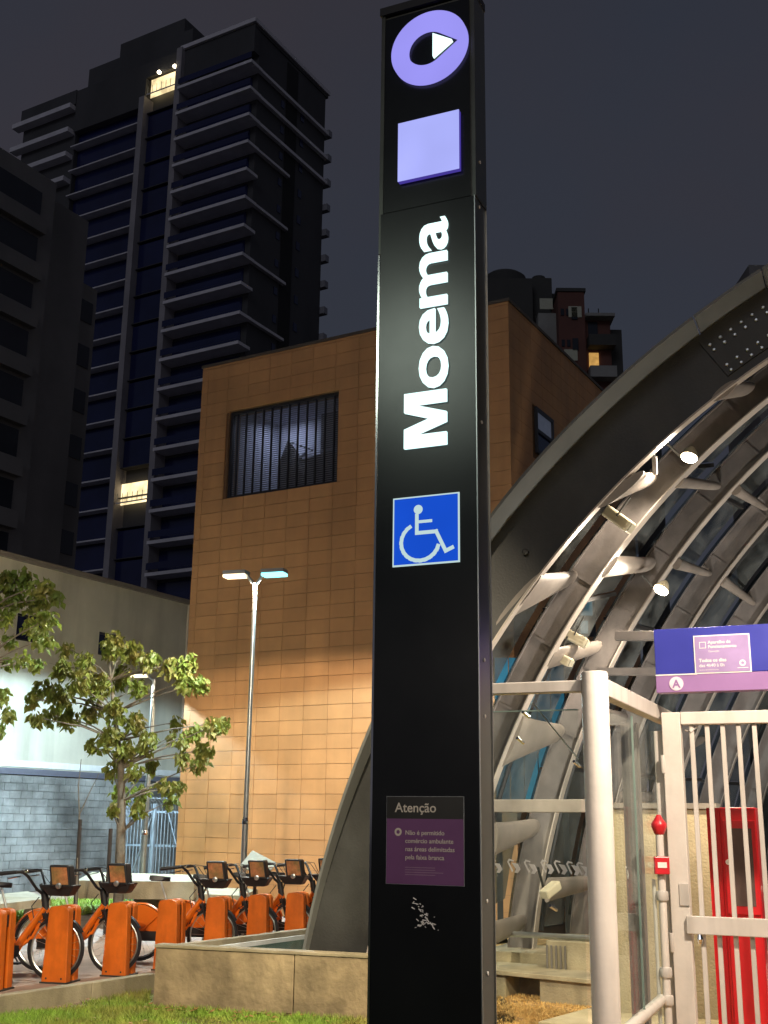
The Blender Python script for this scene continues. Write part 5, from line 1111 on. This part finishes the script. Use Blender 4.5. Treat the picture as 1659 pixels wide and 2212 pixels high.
for i in range(n):
    f_ = i / (n - 1); x = -.66 - .28 * f_; w = .022 + .075 * max(0, (f_ - .25) / .75) ** 1.2; 
    sd_.v += [(x, -w, 1.10 + .012 * math.cos(f_ * 5)), (x, -w * .7, 1.135 + .018 * f_), (x, w * .7, 1.135 + .018 * f_), (x, w, 1.10 + .012 * math.cos(f_ * 5)), (x, 0, 1.075)]
for i in range(n - 1):
    for j in range(5): j2 = (j + 1) % 5; sd_.f.append((i * 5 + j, i * 5 + j2, i * 5 + 5 + j2, i * 5 + 5 + j))
sd_.f += [(0, 1, 2, 3, 4), tuple((n - 1) * 5 + j for j in range(5))]
sd_.build('saddle', black_p, bk0, smooth=True)
MB().lathe((-1.42, 0, .5), [(.02, 0), (.02, .02)], 10, -X1).build('rear_light', redd_m, bk0)

dlab = ['leftmost orange bicycle dock cut by the picture edge', 'orange dock in front of the leftmost whole bicycle', 'orange dock of the second whole bicycle, left of the planter corner', 'empty orange dock with no bicycle at the planter corner', 'orange dock of the third bicycle, just right of the empty dock', 'orange dock of the fourth bicycle, near the lamp pole foot', 'orange dock of the fifth bicycle, nearest the arch foot', 'orange dock mostly hidden behind the arch foot']
blab = [None, 'leftmost whole orange bicycle with dark framed basket', 'second whole orange bicycle, left of the planter corner', None, 'third orange bicycle, right of the empty dock', 'fourth orange bicycle in front of the lamp pole foot', 'fifth orange bicycle, left of the arch foot', 'last orange bicycle half hidden by the arch foot']
us = [0, 143, 268, 374, 476, 565, 645, 715]
for i, u in enumerate(us):
    # dock row follows one straight line on the plaza
    lo, hi = -.6, 1.6
    for _ in range(40):
        mid = (lo + hi) / 2
        if projx(d1 + dirr * mid) < u: lo = mid
        else: hi = mid
    P = d1 + dirr * (lo + hi) / 2; P = np.array([P[0], P[1], PZ])
    if i == 0: dk0.location = tuple(P); dk0.rotation_euler = (0, 0, HA); dk0['label'] = dlab[0]
    else: dup(dk0, P, HA, dlab[i])
    if blab[i] is None: continue
    nbk = sum(1 for q_ in blab[:i] if q_)
    P = P - hd_ * .09; rz = HA + random.uniform(-.05, .05)
    if nbk == 0: bk0.location = tuple(P); bk0.rotation_euler = (0, 0, rz); bk0['label'] = blab[i]
    else: dup(bk0, P, rz, blab[i])

# rental terminal behind the bicycles near the lamp
q = ony(552, 1880, 19.0); kt = thing('tilted_terminal_board', (q[0], 19, PZ), 'small tilted pale board behind the fourth bicycle beside the lamp pole', 'board')
zq = q[2]; MB().beam((q[0] - .15, 19, zq + .18), (q[0] + .25, 18.9, zq + .0), .35, .03, up=np.array([0, -.7, .7])).build('board', pm('pale_green_board', (.35, .38, .32), .5, var=.3, scale=9), kt); MB().tube([(q[0], 19.02, PZ), (q[0], 19.02, zq + .1)], .03, 8).build('stand', steel_d, kt)

# fallen leaves on the lawn, thicker along the planter wall
fl_ = MB(); dry_m = pm('dry_fallen_leaf', (.30, .17, .06), .8, var=.5, scale=20)
for i in range(170):
    if i % 2: f_ = random.random(); q = pl0 + pdir * f_ * 2.2 - pn * abs(random.gauss(0, .22)) - pn * .03
    else: q = onz(random.uniform(0, 760), random.uniform(2150, 2225), GZ)
    if np.dot(q * [1, 1, 0] - np.array([cb0[0], cb0[1], 0]), cn) < .05: continue
    if i % 2 == 0 and np.dot(q * [1, 1, 0] - np.array([pl0[0], pl0[1], 0]), pn) > -.03: continue
    a = random.uniform(0, 6.28); s_ = random.uniform(.02, .045); d = np.array([math.cos(a), math.sin(a), random.uniform(-.2, .3)]); w_ = np.array([-math.sin(a), math.cos(a), random.uniform(-.3, .3)]); c_ = q + Z * random.uniform(.025, .05)
    fl_.quad(c_ - d * s_, c_ + w_ * s_ * .5, c_ + d * s_, c_ - w_ * s_ * .5)
fl_.build('fallen_leaves', dry_m, label='dry brown leaves scattered on the lawn along the planter wall', cat='leaves', kind='stuff')
